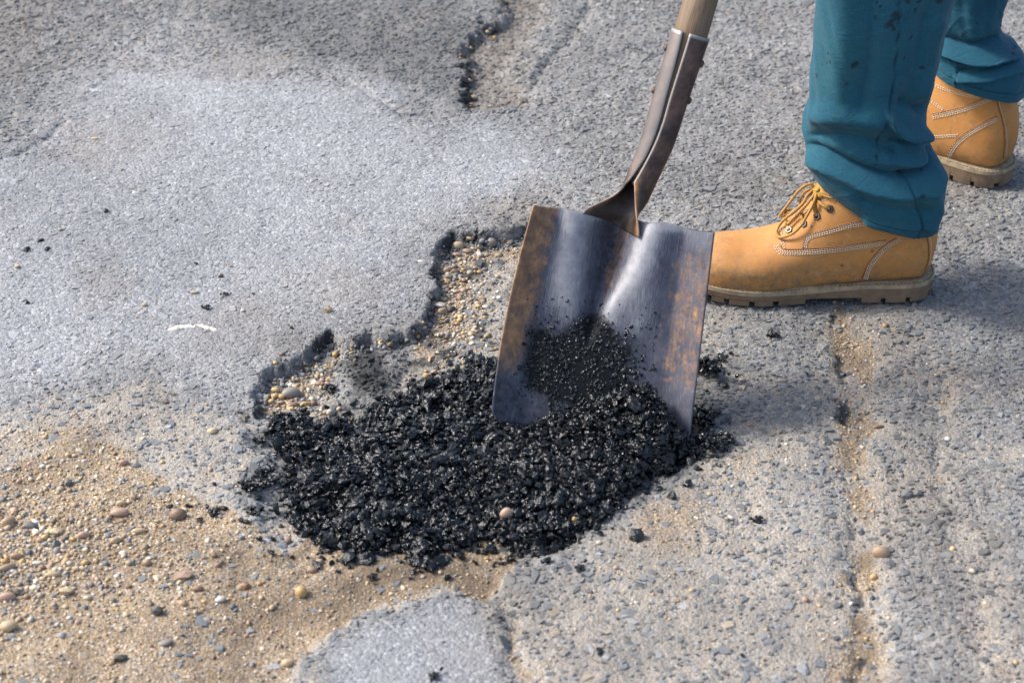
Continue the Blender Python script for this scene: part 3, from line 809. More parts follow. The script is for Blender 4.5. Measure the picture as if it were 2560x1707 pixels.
# ---- the heap of fresh asphalt
HT_MID = (BL + BR) / 2
def heap_z(x, y):
    s_ = heap_sd(x, y)
    th = .020 * (1 - np.exp(np.minimum(s_, 0) / .030)) + .003
    q = np.stack([x - HT_MID[0], y - HT_MID[1]], -1)
    al = q @ wdir[:2] / np.linalg.norm(wdir[:2]); pe = q @ back[:2]
    m = .054 * np.exp(-((al - .050) / .080) ** 2 - ((pe - .015) / np.where(pe > .015, .06, .075)) ** 2) * ss(.138, .085, al)
    m = m + .012 * np.exp(-((al + .05) / .12) ** 2 - ((pe + .09) / .09) ** 2)
    lc = G(760, 1062); m2 = .030 * np.exp(-((x - lc[0]) / .045) ** 2 - ((y - lc[1]) / .035) ** 2)
    lc = G(850, 1085); m3 = -.016 * np.exp(-((x - lc[0]) / .04) ** 2 - ((y - lc[1]) / .03) ** 2)
    rc = G(1640, 1180); m4 = .006 * np.exp(-((x - rc[0]) / .07) ** 2 - ((y - rc[1]) / .06) ** 2)
    ed = ss(.004, -.03, s_)
    z = HZ(x, y) + th + (m + m2 + m3 + m4) * ed + ed * (.007 * vn(x / .045, y / .045, 95) + .005 * vn(x / .02, y / .02, 96))
    # nothing of the mound lies behind the blade
    P = np.stack([x, y, z], -1)
    sdist = (P - BL) @ bn
    inside = (al > -.16) & (al < .17)
    zb = HZ(x, y) + th * .8
    z = np.where(inside & (sdist < .012) & (pe > -.01), np.minimum(z, zb), z)
    return z, s_

hx = np.arange(HEAP[:, 0].min() - .02, HEAP[:, 0].max() + .02, .005); hy = np.arange(HEAP[:, 1].min() - .02, HEAP[:, 1].max() + .02, .005)
AX, AY = np.meshgrid(hx, hy, indexing='ij'); z_, s_ = heap_z(AX.ravel(), AY.ravel())
zc = np.where(s_ < -.004, z_ - .006, HZ(AX.ravel(), AY.ravel()) - .02)
Vh = np.stack([AX.ravel(), AY.ravel(), zc], -1)
Fh = grid_faces(len(hx), len(hy))
keep = (s_[Fh] < .006).any(1)
Fh = Fh[keep]
vs, ls, ts = [Vh], [Fh.ravel()], [np.full(len(Fh), 4)]
off = len(Vh)
for step, lift, sz, pr in ((.0062, -.003, .0042, 1.0), (.0062, .0008, .0037, .9), (.0048, .0022, .0025, .6)):
    px_, py_ = jgrid(step, 400, (HEAP[:, 0].min() - .02, HEAP[:, 0].max() + .02), (HEAP[:, 1].min() - .02, HEAP[:, 1].max() + .02))
    z_, s_ = heap_z(px_, py_)
    fringe = RNG.random(len(px_)) < .20 * np.exp(-np.maximum(s_, 0) / .012) * np.where(px_ < 0, 1.1, .7)
    k = ((s_ < -.002) | fringe) & (s_ < .05) & (RNG.random(len(px_)) < pr)
    px_, py_, z_ = px_[k], py_[k], z_[k]
    n = len(px_)
    siz = np.clip(RNG.lognormal(np.log(sz), .42, n), .0013, .0100)
    s_ = s_[k]; z_ = np.where(s_ > 0, HZ(px_, py_) + siz * .5 - lift, z_)
    P = np.stack([px_, py_, z_ + lift + np.where(s_ > 0, 0, RNG.normal(0, .0028, n) + .006 * vn(px_ / .017, py_ / .017, 99))], -1)
    a_, b_, c_ = grains(P, siz, .62, .40, rotm(n, .9))
    vs.append(a_); ls.append((b_ + off).ravel()); ts.append(c_); off += len(a_)
o = obj('asphalt_heap', npmesh('asphalt_heap', np.concatenate(vs), np.concatenate(ls), np.concatenate(ts), M['tar'], False))
tag(o, 'heap of fresh glossy black asphalt granules filling the pothole in front of the shovel', 'asphalt', kind='stuff')

# ================================================================== shovel
shovel = tag(empty('shovel', shovel_base), 'square-mouth steel shovel with rusty blade and wooden handle pushed into black asphalt', 'shovel')
SO = shovel_base
rust = np.clip(1.0 * ss(-.58, -.90, uu) * ss(.06, .40, vv) + .50 * ss(.40, .75, uu) * ss(.0, .4, vv) * ss(1.05, .8, vv) + .35 * ss(-.6, -.9, uu) * ss(.3, 0, vv), 0, 1)
tg = ss(.36, 1.0, vv); uc = -.17 + .12 * tg
rust = np.maximum(rust, .75 * g_((uu - uc - .02) / (.5 + tg), .10) * ss(.5, .75, vv))
worn = np.clip(.95 * g_(uu + .50, .20) * ss(.35, .62, vv) + 1.0 * g_(uu - (uc + .05 + .24 * tg + .05), .10) * ss(.36, .5, vv) + .55 * g_(uu - .30, .22) * ss(.25, .55, vv) + .9 * ss(.95, 1.0, vv) * ss(.9, .5, np.abs(uu))
               + .6 * ss(.012, 0, vv), 0, 1)
tarm = np.clip(1.1 * ss(.54, .40, vv - .06 * g_(uu + .1, .25) + .03 * np.sin(uu * 9)) * ss(-.92, -.60, uu) * ss(.58, .10, uu) * ss(-.02, .16, vv + .12 * uu), 0, 1)
tarm = np.maximum(tarm, .42 * ss(.4, .1, vv) * ss(.5, .2, uu))
tarm = np.maximum(tarm, .42 * ss(.75, .45, vv) * g_(uu + .55, .16))
tarm = np.maximum(tarm, .52 * g_((uu - uc + .02) / (.5 + tg), .13) * ss(.45, .8, vv))
rust = rust * (1 - .7 * tarm); worn = worn * (1 - tarm)
at = {'rust': ('FLOAT', rust), 'worn': ('FLOAT', worn), 'tar': ('FLOAT', tarm), 'buv': ('FLOAT_VECTOR', np.stack([uu, vv, uu * 0], -1))}
bme = npmesh('blade', BLV - SO, grid_faces(NU, NV), np.full((NU - 1) * (NV - 1), 4), M['blade'], True, at)
blade = obj('blade', bme, shovel)
so = blade.modifiers.new('thickness', 'SOLIDIFY'); so.thickness = .0022; so.offset = 0
bvh_blade = BVHTree.FromPolygons([tuple(p) for p in BLV], [tuple(int(i) for i in f) for f in grid_faces(NU, NV)])

# crumbs of tar stuck on the blade
n0 = 26000
ru = RNG.uniform(-.85, .6, n0); rv = RNG.uniform(.06, .62, n0)
dens = ss(.56, .36, rv - .06 * g_(ru + .1, .25) + .03 * np.sin(ru * 11)) * ss(-.90, -.58, ru) * ss(.52, .08, ru) * ss(.0, .16, rv + .12 * ru) * (.55 + .6 * vn(ru * 9, rv * 14, 5)) + .03
k = RNG.random(n0) < dens
ru, rv = ru[k], rv[k]
Pr = blade_pt(ru, rv)
sz = np.clip(RNG.lognormal(np.log(.00100), .55, len(ru)), .0004, .0042)
a_, b_, c_ = grains(Pr + bn[None] * (sz * .15)[:, None], sz, .7, .28, rotm(len(ru), .9))
sz = sz
rs = obj('asphalt_residue', npmesh('asphalt_residue', a_ - SO, b_, c_, M['residue'], False), blade)
rs['kind'] = 'stuff'; rs['label'] = 'crust of dark asphalt crumbs stuck on the lower blade'

# socket: sheet steel that rises out of the blade and wraps the handle, open in front
SY = lambda u, v, y: atY(u, v, y)
top_mid = blade_pt(np.array([-.05]), np.array([.97]))[0]
y0 = top_mid[1]
axis_px = [(1590, 482, -.002), (1604, 448, .006), (1626, 398, .012), (1648, 342, .020), (1674, 254, .034), (1706, 152, .050), (1727, 84, .062)]
AXP = catmull([SY(u, v, y0 + d) for u, v, d in axis_px], 40)
RAD = np.interp(np.linspace(0, 1, 40), [0, .3, .6, 1], [.0180, .0192, .0212, .0238])
TA = np.gradient(AXP, axis=0); TA /= np.linalg.norm(TA, axis=1)[:, None]
NS = 44
rows = []
e_bot = blade_pt(np.linspace(-.46, .19, NS), np.linspace(.995, .93, NS)) + bn[None] * (np.linspace(0, 1, NS) ** 6 * .008)[:, None]
def frame(i):
    t = TA[i]; f = (CAM - AXP[i]); f = f - t * (f @ t); f /= np.linalg.norm(f)       # towards the viewer
    r = np.cross(f, t); r /= np.linalg.norm(r)
    if r[0] < 0: r = -r
    return f, r
for i in range(40):
    f, r = frame(i); fr = i / 39
    gap_c = math.radians(np.interp(fr, [0, .12, .35, .6, 1], [-42, -34, -15, -8, -14]))                                   # the opening looks to the left of the viewer
    gw = math.radians(np.interp(fr, [0, .10, .35, .7, 1], [34, 12, 4, 6, 11]))
    th = np.linspace(gap_c - gw, gap_c - 2 * math.pi + gw, NS)       # left lip, round the back, right lip
    rows.append(AXP[i][None] + RAD[i] * (np.cos(th)[:, None] * f[None] + np.sin(th)[:, None] * r[None]))
rows = np.array(rows)
K = 16
loft = []
for k in range(K):
    s_ = k / K
    base = e_bot
    tgt = rows[0]
    tan = rows[4] - rows[0]
    # cubic from blade edge (leaving along the blade) to the first ring (arriving along the axis)
    lv = (TL + TR - BL - BR) / 2; lv = lv / np.linalg.norm(lv)
    m0 = lv[None] * .030; m1 = tan / np.linalg.norm(tan, axis=1)[:, None] * .085
    h00 = 2 * s_ ** 3 - 3 * s_ ** 2 + 1; h10 = s_ ** 3 - 2 * s_ ** 2 + s_; h01 = -2 * s_ ** 3 + 3 * s_ ** 2; h11 = s_ ** 3 - s_ ** 2
    loft.append(h00 * base + h10 * m0 + h01 * tgt + h11 * m1)
ALLR = np.concatenate([np.array(loft), rows])
nr = len(ALLR)
fr = np.repeat(np.arange(nr) / (nr - 1), NS); jj = np.tile(np.arange(NS) / (NS - 1), nr)
srust = np.clip(ss(.55, .15, fr) * (.35 + .5 * jj) + .1, 0, 1)
sworn = np.maximum(ss(.985, 1, fr), np.maximum(ss(.02, 0, jj), ss(.98, 1, jj)) * .9) + .35 * ss(.3, .1, jj) * ss(.3, .6, fr)
sgrime_shade = ss(.46, .30, fr) * ss(.02, .10, jj) * ss(.995, .90, jj)  # dirt plus painted-in shade where the sheet opens towards the blade
sworn = sworn * (.35 + .65 * ss(.25, .45, fr))
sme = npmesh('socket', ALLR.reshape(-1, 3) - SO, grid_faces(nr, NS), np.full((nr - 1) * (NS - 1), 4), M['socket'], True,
             {'rust': ('FLOAT', srust), 'grime_shade': ('FLOAT', sgrime_shade), 'worn': ('FLOAT', np.clip(sworn, 0, 1)), 'buv': ('FLOAT_VECTOR', np.stack([jj, fr, fr * 0], -1))})
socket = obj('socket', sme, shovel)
so = socket.modifiers.new('thickness', 'SOLIDIFY'); so.thickness = .0024; so.offset = 0
# rivets through the socket
riv = []
for fi in (28, 17 + 0):
    pass
for px_, py_ in ((1667, 137), (1641, 232), (1751, 150), (1720, 244)):
    i = int(np.argmin([abs(proj(p)[1] - py_) for p in AXP]))
    f, r = frame(i)
    sgn = -1 if px_ < proj(AXP[i])[0] else 1
    c = AXP[i] + r * sgn * (RAD[i] + .0015) + f * .002
    mb = MB()
    d = r * sgn
    a1 = TA[i]; a2 = np.cross(d, a1)
    V = []; F = []
    for q, (rr, hh) in enumerate(((.0048, -.002), (.0048, .0004), (.0040, .0018), (.0022, .0030))):
        for s_ in range(10):
            an = 2 * math.pi * s_ / 10
            V.append(c + d * hh + rr * (math.cos(an) * a1 + math.sin(an) * a2))
    for q in range(3):
        for s_ in range(10): F.append((q * 10 + s_, q * 10 + (s_ + 1) % 10, q * 10 + 10 + (s_ + 1) % 10, q * 10 + 10 + s_))
    F.append(tuple(range(30, 40)))
    mb.add(V, F)
    obj('rivet', mb.mesh('rivet', M['rivet'], True, SO), socket)
# wooden handle: fills the socket and runs on up into the worker's hands
hd = SY(1752, 0, y0 + .084) - AXP[-1]; hd /= np.linalg.norm(hd)
HPs = np.concatenate([AXP[3:], AXP[-1][None] + hd[None] * np.linspace(.01, 1.02, 44)[:, None]])
hr = np.concatenate([np.interp(np.linspace(0, 1, 37), [0, .15, .3, .6, .93, 1], [.010, .0145, .0160, .0180, .0200, .0215]), np.interp(np.linspace(0, 1, 44), [0, .5, .93, 1], [.0218, .0185, .0190, .012])])
mb = MB(); mb.tube(HPs, hr, 28)
hme = mb.mesh('handle', M['wood'], True, SO)
at = hme.attributes.new('buv', 'FLOAT_VECTOR', 'POINT')
al_ = np.concatenate([[0], np.cumsum(np.linalg.norm(np.diff(HPs, axis=0), axis=1))])
# grain runs across the section, so use flattened section coordinates plus the length
an = np.tile(np.arange(28) * 2 * np.pi / 28, len(HPs))
at.data.foreach_set('vector', np.stack([np.cos(an) * 1.0 + .35 * np.sin(an), np.repeat(al_, 28), np.sin(an)], -1).astype(np.float32).ravel())
obj('handle', hme, shovel)

# ================================================================== the worker: trousers and boots
def boot_mesh():
    """side-view stations: instep/top point, sole/back point (mm), half width, squareness of the lower end"""
    S = [  # Tx, Tz, Bx, Bz, w, nb
        (1, 42, 1, 33, 6, 2.0), (3, 50, 2, 29, 22, 2.6), (9, 58, 8, 27, 34, 3.4), (22, 66, 20, 26, 43, 4.0), (46, 73, 44, 26, 51, 4.4), (74, 76, 74, 26, 55, 4.6), (98, 80, 104, 27, 56, 4.6),
        (118, 88, 138, 29, 52.5, 4.4), (137, 102, 176, 32, 48, 4.2), (153, 122, 214, 35, 46, 4.0), (165, 142, 252, 37, 45, 3.9), (172, 156, 290, 38, 44.5, 3.8), (176, 165, 320, 42, 43, 3.6),
        (180, 178, 331, 64, 42, 3.0), (183, 182, 332, 95, 41, 2.5), (186, 186, 326, 122, 41, 2.2), (189, 190, 320, 146, 42, 2.0), (191, 193, 317, 158, 43, 2.0)]
    A = catmull(S, 110)
    A[:, 3] -= 10 * np.clip(1 - (A[:, 3] - 36) / 20, 0, 1) * ss(0, 16, A[:, 0])
    NA = 72
    V = []
    for Tx, Tz, Bx, Bz, w_, nb in A:
        Tp = np.array([Tx, Tz]); Bp = np.array([Bx, Bz])
        for k in range(NA):
            a = 2 * math.pi * k / NA
            ca, sa = math.cos(a), math.sin(a)                   # ca=1 at the top point, -1 at the sole
            n_ = 2.1 if ca > 0 else nb
            c2 = math.copysign(abs(ca) ** (2 / n_), ca); s2 = math.copysign(abs(sa) ** (2 / n_), sa)
            if ca > 0: s2 = math.copysign(abs(sa) ** (2 / 1.75), sa)
            wid = w_ * (1 - .10 * max(ca, 0))
            p = (Tp + Bp) / 2 + (Tp - Bp) / 2 * c2
            lowc = .12 * (1 - c2) / 2 * -1
            V.append((p[0], s2 * wid, p[1]))
    return np.array(V) / 1000.0, grid_faces(len(A), NA)[:0], len(A), NA

def foot_outline(n=120, grow=0.0):
    """sole outline seen from above, toe at x=0, heel at x=.33"""
    C = [(0, 0), (4, 24), (20, 42), (55, 53), (95, 57), (140, 52), (185, 46), (235, 44), (285, 43), (315, 35), (329, 15), (331, 0)]
    up = catmull(C, n // 2 + 1)
    lo = up[::-1][1:-1] * np.array([1, -1])
    P = np.concatenate([up, lo]) / 1000.0
    T = np.roll(P, -1, 0) - np.roll(P, 1, 0); T /= np.linalg.norm(T, axis=1)[:, None]
    N = np.stack([-T[:, 1], T[:, 0]], -1)
    return P + N * grow

def spring(x):
    """how far the sole lifts at the toe"""
    return .010 * np.clip((.09 - x) / .09, 0, 1) ** 2

def build_boot(name, root, RO, Mw, seams, cords, eyelets, laces, mirror=False, tongue=None):
    """Mw: local (toe at origin, heel +x, z up) to world"""
    R3, t3 = Mw
    W = lambda P: np.asarray(P) @ R3.T + t3
    V, _, ns, na = boot_mesh()
    V[:, 2] -= .0062 * np.clip(1 - (V[:, 2] - .026) / .05, 0, 1)
    V[:, 2] += spring(V[:, 0]) * .6
    F = []
    for i in range(ns - 1):
        for k in range(na):
            F.append((i * na + k, i * na + (k + 1) % na, (i + 1) * na + (k + 1) % na, (i + 1) * na + k))
    F.append(tuple(range(na))[::-1])
    # creases over the flex of the vamp, soft dents
    d = .0019 * np.sin((V[:, 0] * 1000 - 95 + V[:, 2] * 160) / 3.6) * np.exp(-((V[:, 0] - .105) / .022) ** 2) * ss(.075, .10, V[:, 2])
    d = d + .0016 * fbm(V[:, 0] / .05, V[:, 2] / .04 + 7 * np.sign(V[:, 1]), 123, 2)
    V[:, 1] += np.sign(V[:, 1]) * d; V[:, 2] += d * .6 * (V[:, 2] > .05)
    Ww = W(V)
    me = npmesh('boot', Ww - RO, np.concatenate([np.array(f) for f in F]), np.array([len(f) for f in F]), M['leather'], True,
                {'scuff': ('FLOAT', np.clip(ss(.078, .030, V[:, 2]) + .7 * ss(.08, .0, V[:, 0]), 0, 1))})
    boot = obj('boot', me, root)
    bv = BVHTree.FromPolygons([tuple(p) for p in Ww], F)
    # dark lining in the opening
    ring = Ww[-na:]; c0 = ring.mean(0)
    mb = MB(); mb.add(np.concatenate([ring * .93 + c0 * .07, (ring * .90 + c0 * .10) - np.array([0, 0, .03])]), [(k, (k + 1) % na, na + (k + 1) % na, na + k) for k in range(na)] + [tuple(range(na, 2 * na))])
    obj('lining', mb.mesh('lining', M['hole'], True, RO), boot)
    W0 = W
    W = lambda P: W0(np.asarray(P) * np.array([1, 1, .78]))
    # ---- sole: welt, midsole, lugs
    def slab(grow0, grow1, z0, z1, n=120, bulge=0):
        a = foot_outline(n, grow0); b = foot_outline(n, grow1)
        m = (a + b) / 2
        rings = []
        hz = lambda P: .008 * ss(.15, .26, P[:, 0])            # heel sits higher on the sole
        for P, z in ((a, z0), (a * .5 + b * .5, (z0 + z1) / 2), (b, z1)):
            rings.append(np.column_stack([P, z + hz(P) * (1 if z > .012 else 0) + spring(P[:, 0])]))
        V = np.concatenate(rings); F = []
        for q in range(2):
            for k in range(n): F.append((q * n + k, q * n + (k + 1) % n, (q + 1) * n + (k + 1) % n, (q + 1) * n + k))
        F.append(tuple(range(n))[::-1]); F.append(tuple(range(2 * n, 3 * n)))
        return V, F
    mb = MB(); V1, F1 = slab(.0035, .0030, .0215, .0285); mb.add(W(V1), F1)
    welt = obj('welt', mb.mesh('welt', M['welt'], True, RO), boot)
    mb = MB(); V1, F1 = slab(.0010, .0030, .0095, .0213); mb.add(W(V1), F1)
    # heel block and forefoot lugs, each a wall segment of the outline running inwards
    n = 360
    O = foot_outline(n, .0012); I = foot_outline(n, -.016); Oi = foot_outline(n, .0022)
    def lug(k0, k1, ztop, zbot):
        ks = np.arange(k0, k1 + 1) % n
        sp = spring(O[ks, 0])
        rows_ = [np.column_stack([Oi[ks], ztop + sp]), np.column_stack([O[ks], zbot + .0008 + sp]), np.column_stack([O[ks] * .985 + I[ks] * .015, zbot + sp]), np.column_stack([I[ks], zbot + sp]), np.column_stack([I[ks], ztop + sp])]
        m = len(ks); VV = np.concatenate(rows_); FF = []
        for q in range(4):
            for s_ in range(m - 1): FF.append((q * m + s_, q * m + s_ + 1, (q + 1) * m + s_ + 1, (q + 1) * m + s_))
        FF.append(tuple(q * m for q in range(5))); FF.append(tuple(q * m + m - 1 for q in range(5))[::-1])
        mb.add(W(VV), FF)
    xs = O[:, 0]
    # notches at these distances from the toe (m)
    cuts_f = [.006, .028, .052, .084, .117, .162]; cuts_h = [.228, .262, .296, .326]
    for side in (1, -1):
        idx = [k for k in range(n) if (O[k, 1] >= 0) == (side > 0)]
        idx = sorted(idx, key=lambda k: O[k, 0])
        def seg(x0, x1, zt, gap=.0024):
            ks = [k for k in idx if x0 + gap <= O[k, 0] <= x1 - gap]
            if len(ks) > 2:
                ks = sorted(ks); lug(ks[0], ks[-1], zt, 0.0)
        for a, b in zip(cuts_f[:-1], cuts_f[1:]): seg(a, b, .0105)
        for a, b in zip(cuts_h[:-1], cuts_h[1:]): seg(a, b, .0195)
    ks = [k for k in range(n) if O[k, 0] > .3275]; ks = sorted(ks)
    if len(ks) > 2: lug(ks[0], ks[-1], .0195, 0.0)
    # heel core
    hc = foot_outline(120, -.008); hc = hc[hc[:, 0] > .228]
    # lower part between the lugs (dark recess)
    a_ = foot_outline(120, -.010); f_ = a_[a_[:, 0] < .160]; h_ = a_[a_[:, 0] > .232]
    for PP, zt in ((f_, .011), (h_, .020)):
        k0 = len(PP); z0 = .0035
        VV = np.concatenate([np.column_stack([PP, np.full(k0, z0) + spring(PP[:, 0])]), np.column_stack([PP, np.full(k0, zt) + spring(PP[:, 0])])])
        mb.add(W(VV), [(q, (q + 1) % k0, k0 + (q + 1) % k0, k0 + q) for q in range(k0)] + [tuple(range(k0))[::-1]])
    sole = obj('sole', mb.mesh('sole', M['sole'], True, RO), boot)
    for md in ():
        pass
    es = sole.modifiers.new('edges', 'EDGE_SPLIT'); es.split_angle = math.radians(40)
    es = welt.modifiers.new('edges', 'EDGE_SPLIT'); es.split_angle = math.radians(50)
    # welt stitches
    mb = MB(); WO = foot_outline(400, .0008)
    acc = 0; prev = None; step = .0055
    pl = np.concatenate([WO, WO[:1]])
    L_ = np.concatenate([[0], np.cumsum(np.linalg.norm(np.diff(pl, axis=0), axis=1))])
    for s_ in np.arange(0, L_[-1], step):
        p = [np.array([np.interp(s_ + q, L_, pl[:, 0]), np.interp(s_ + q, L_, pl[:, 1])]) for q in (0, .0018, .0036)]
        z = .0288 + .008 * ss(.15, .26, np.array([p[0][0]]))[0] + spring(np.array([p[0][0]]))[0]
        mb.tube(W([(p[0][0], p[0][1], z), (p[1][0], p[1][1], z + .0006), (p[2][0], p[2][1], z)]), .0007, 5)
    obj('welt_stitching', mb.mesh('welt_stitching', M['threadbrown'], True, RO), boot)
    W = W0
    # ---- seams picked out on the visible side
    def hit(u, v):
        d = ray(u, v)
        loc, nor, _, dist = bv.ray_cast(Vector(CAM), Vector(d))
        if loc is None:
            loc, nor, _, _ = bv.find_nearest(Vector(CAM + d * np.linalg.norm(t3 + R3 @ np.array([.15, 0, .1]) - CAM)))
        nor = np.array(nor)
        if nor @ d > 0: nor = -nor
        return np.array(loc), nor
    def dense(pl, n): return catmull(pl, n)
    for path in cords:
        pts = []
        for u, v in dense(path, 6 * len(path)):
            p, nn = hit(u, v); pts.append(p + nn * .0002)
        mb = MB(); mb.tube(np.array(pts), .0010, 6)
        obj('panel_edge', mb.mesh('panel_edge', M['cord'], True, RO), boot)
    for path, rows_n in seams:
        mb = MB()
        D = dense(path, 60)
        L_ = np.concatenate([[0], np.cumsum(np.linalg.norm(np.diff(D, axis=0), axis=1))])
        Tn = np.gradient(D, axis=0); Tn /= np.linalg.norm(Tn, axis=1)[:, None]
        for r_ in range(rows_n):
            offp = (r_ - (rows_n - 1) / 2) * 4.4
            s_ = 1.5 * (r_ % 2)
            while s_ < L_[-1] - 4:
                q = []
                for e in (0, 2.0, 4.2):
                    c = np.array([np.interp(s_ + e, L_, D[:, 0]), np.interp(s_ + e, L_, D[:, 1])])
                    tt = np.array([np.interp(s_ + e, L_, Tn[:, 0]), np.interp(s_ + e, L_, Tn[:, 1])])
                    p, nn = hit(*(c + offp * np.array([-tt[1], tt[0]])))
                    q.append(p + nn * (.0003 if e != 2.0 else .0007))
                mb.tube(np.array(q), .00062, 5)
                s_ += 6.2
        obj('seam_stitching', mb.mesh('seam_stitching', M['thread'], True, RO), boot)
    for u, v in eyelets:
        p, nn = hit(u, v)
        a1 = np.cross(nn, [0, 0, 1]); a1 /= np.linalg.norm(a1); a2 = np.cross(nn, a1)
        V = []; F = []
        prof = [(.0058, -.0005), (.0058, .0012), (.0050, .0020), (.0034, .0020), (.0029, .0010), (.0029, -.001)]
        for rr, hh in prof:
            for s_ in range(6 if rr > .0045 else 6):
                an = 2 * math.pi * s_ / 6
                V.append(p + nn * hh + rr * (math.cos(an) * a1 + math.sin(an) * a2))
        for q in range(5):
            for s_ in range(6): F.append((q * 6 + s_, q * 6 + (s_ + 1) % 6, q * 6 + 6 + (s_ + 1) % 6, q * 6 + 6 + s_))
        mb = MB(); mb.add(V, F); obj('eyelet', mb.mesh('eyelet', M['eyelet'], False, RO), boot)
        mb = MB(); mb.add([p + nn * .0004 + .0030 * (math.cos(2 * math.pi * s_ / 10) * a1 + math.sin(2 * math.pi * s_ / 10) * a2) for s_ in range(10)], [tuple(range(10))])
        obj('eyelet_hole', mb.mesh('eyelet_hole', M['hole'], False, RO), boot)
    for path, rr in laces:
        pts = []
        for u, v, lift in path:
            p, nn = hit(u, v)
            dd = CAM - p; dd /= np.linalg.norm(dd)
            # keep the pixel's own ray where the loop swings free of the boot
            d = ray(u, v); dist = (p - CAM) @ d
            pts.append(CAM + d * (dist - lift / 1000.0))
        pts = catmull(pts, 10 * len(pts))
        mb = MB(); mb.tube(pts, rr, 8)
        lm = mb.mesh('lace', M['lace'], True, RO)
        L_ = np.concatenate([[0], np.cumsum(np.linalg.norm(np.diff(pts, axis=0), axis=1))])
        at = lm.attributes.new('buv', 'FLOAT_VECTOR', 'POINT')
        an = np.tile(np.arange(8) / 8 * 2, len(pts))
        at.data.foreach_set('vector', np.stack([an, np.repeat(L_ / .0022, 8) * .5, an * 0], -1).astype(np.float32).ravel())
        obj('lace', lm, boot)
    if tongue:
        pts = [hit(u, v)[0] for u, v in tongue]
        A = np.array(pts)
        mb = MB()
        c = A.mean(0); ax1 = A[1] - A[0]; L1 = np.linalg.norm(ax1); ax1 /= L1
        f = CAM - c; f -= ax1 * (f @ ax1); f /= np.linalg.norm(f); ax2 = np.cross(ax1, f)
        V = []; F = []
        for i in range(13):
            for j in range(18):
                a = math.pi * i / 12; b = 2 * math.pi * j / 18
                V.append(c + ax1 * math.cos(a) * L1 * .62 + math.sin(a) ** .7 * (math.cos(b) * ax2 * .019 + math.sin(b) * f * .010))
        for i in range(12):
            for j in range(18): F.append((i * 18 + j, i * 18 + (j + 1) % 18, (i + 1) * 18 + (j + 1) % 18, (i + 1) * 18 + j))
        mb.add(V, F); obj('tongue', mb.mesh('tongue', M['tongue'], True, RO), boot)
    return boot, bv

# near boot: the side towards the camera stands on the pixel row 757
nb_ = G(2050, 766)
nb_toe = G(1722, 766); nb_heel = G(2338, 766)
L_img = nb_heel[0] - nb_toe[0]
YB = nb_[1] + .056
person = tag(empty('person', (G(2150, 757)[0], YB + .15, HZ(.5, .2))), 'worker in stained teal trousers and tan leather boots standing behind the shovel', 'person')
PO = np.array(person.location)
sc = L_img / .331
yaw = math.radians(-1.0)
R1 = np.array([[math.cos(yaw), -math.sin(yaw), 0], [math.sin(yaw), math.cos(yaw), 0], [0, 0, 1]]) * sc
gz = float(np.max(HZ(np.linspace(nb_toe[0] + .02, nb_heel[0] - .02, 20), np.full(20, YB)))) + .001
t1 = np.array([nb_toe[0], YB, gz])
c3 = lambda *p: [(1740 + x / 3.794, 420 + y / 3.794) for x, y in p]
c3l = lambda *p: [(1740 + x / 3.794, 420 + y / 3.794, l) for x, y, l in p]
seams1 = [(c3((762, 735), (785, 790), (860, 805), (1050, 800), (1300, 778), (1550, 745), (1800, 706)), 3),
          (c3((1032, 760), (1045, 690), (1100, 645), (1250, 605), (1450, 550), (1650, 518)), 3),
          (c3((1605, 1055), (1650, 935), (1750, 805), (1850, 715), (1965, 665)), 3),
          (c3((842, 770), (815, 680), (812, 600), (845, 540), (960, 455), (1090, 385)), 2),
          (c3((1175, 325), (1215, 298), (1275, 292), (1335, 312)), 2),
          (c3((2215, 645), (2228, 730), (2225, 820), (2205, 930)), 1)]
cords1 = [c3((800, 730), (845, 772), (1050, 768), (1300, 750), (1550, 718), (1800, 685)), c3((1012, 762), (1022, 690), (1070, 632), (1250, 583), (1450, 525), (1640, 498)),
          c3((1575, 1055), (1620, 935), (1720, 800), (1820, 712), (1900, 668)), c3((2185, 640), (2205, 740), (2205, 850), (2180, 950))]
eye1 = c3((1268, 387), (1148, 460), (1022, 530), (882, 590))
lr = .0021
laces1 = [
    (c3l((1135, 185, 10), (1060, 255, 14), (1010, 340, 15), (915, 425, 14), (830, 495, 12), (778, 565, 9), (762, 620, 7), (790, 655, 7), (850, 650, 8), (930, 612, 10), (1000, 540, 12), (1045, 465, 12), (1095, 375, 12), (1130, 290, 11), (1150, 200, 9)), lr),
    (c3l((1125, 180, 9), (1095, 155, 10), (1040, 165, 11), (965, 225, 12), (905, 305, 11), (845, 385, 10), (798, 445, 9), (800, 462, 8), (860, 440, 7), (930, 405, 8), (985, 370, 9), (1040, 290, 9), (1110, 210, 8)), lr),
    (c3l((1150, 215, 8), (1110, 270, 12), (1050, 345, 15), (965, 435, 15), (905, 495, 13), (868, 535, 11)), lr),
    (c3l((1140, 195, 7), (1090, 200, 11), (1030, 230, 12), (990, 290, 10), (985, 330, 7)), lr),
    (c3l((1268, 388, 0), (1225, 368, 4), (1180, 335, 5), (1140, 300, 4), (1100, 280, 2)), lr), (c3l((1145, 458, 0), (1125, 405, 4), (1115, 350, 5), (1120, 290, 4)), lr),
    (c3l((1020, 530, 0), (1002, 460, 4), (998, 400, 5), (1010, 340, 4)), lr), (c3l((880, 592, 0), (858, 520, 4), (845, 440, 5), (860, 400, 5), (900, 400, 3)), lr),
    (c3l((1145, 190, 7), (1190, 225, 6), (1240, 248, 5), (1320, 262, 2)), lr), (c3l((1150, 205, 6), (1200, 250, 5), (1260, 275, 4), (1330, 285, 1)), lr),
    (c3l((1115, 175, 8), (1135, 165, 11), (1160, 180, 12), (1160, 205, 11), (1140, 215, 10), (1118, 200, 8)), lr * 1.15)]
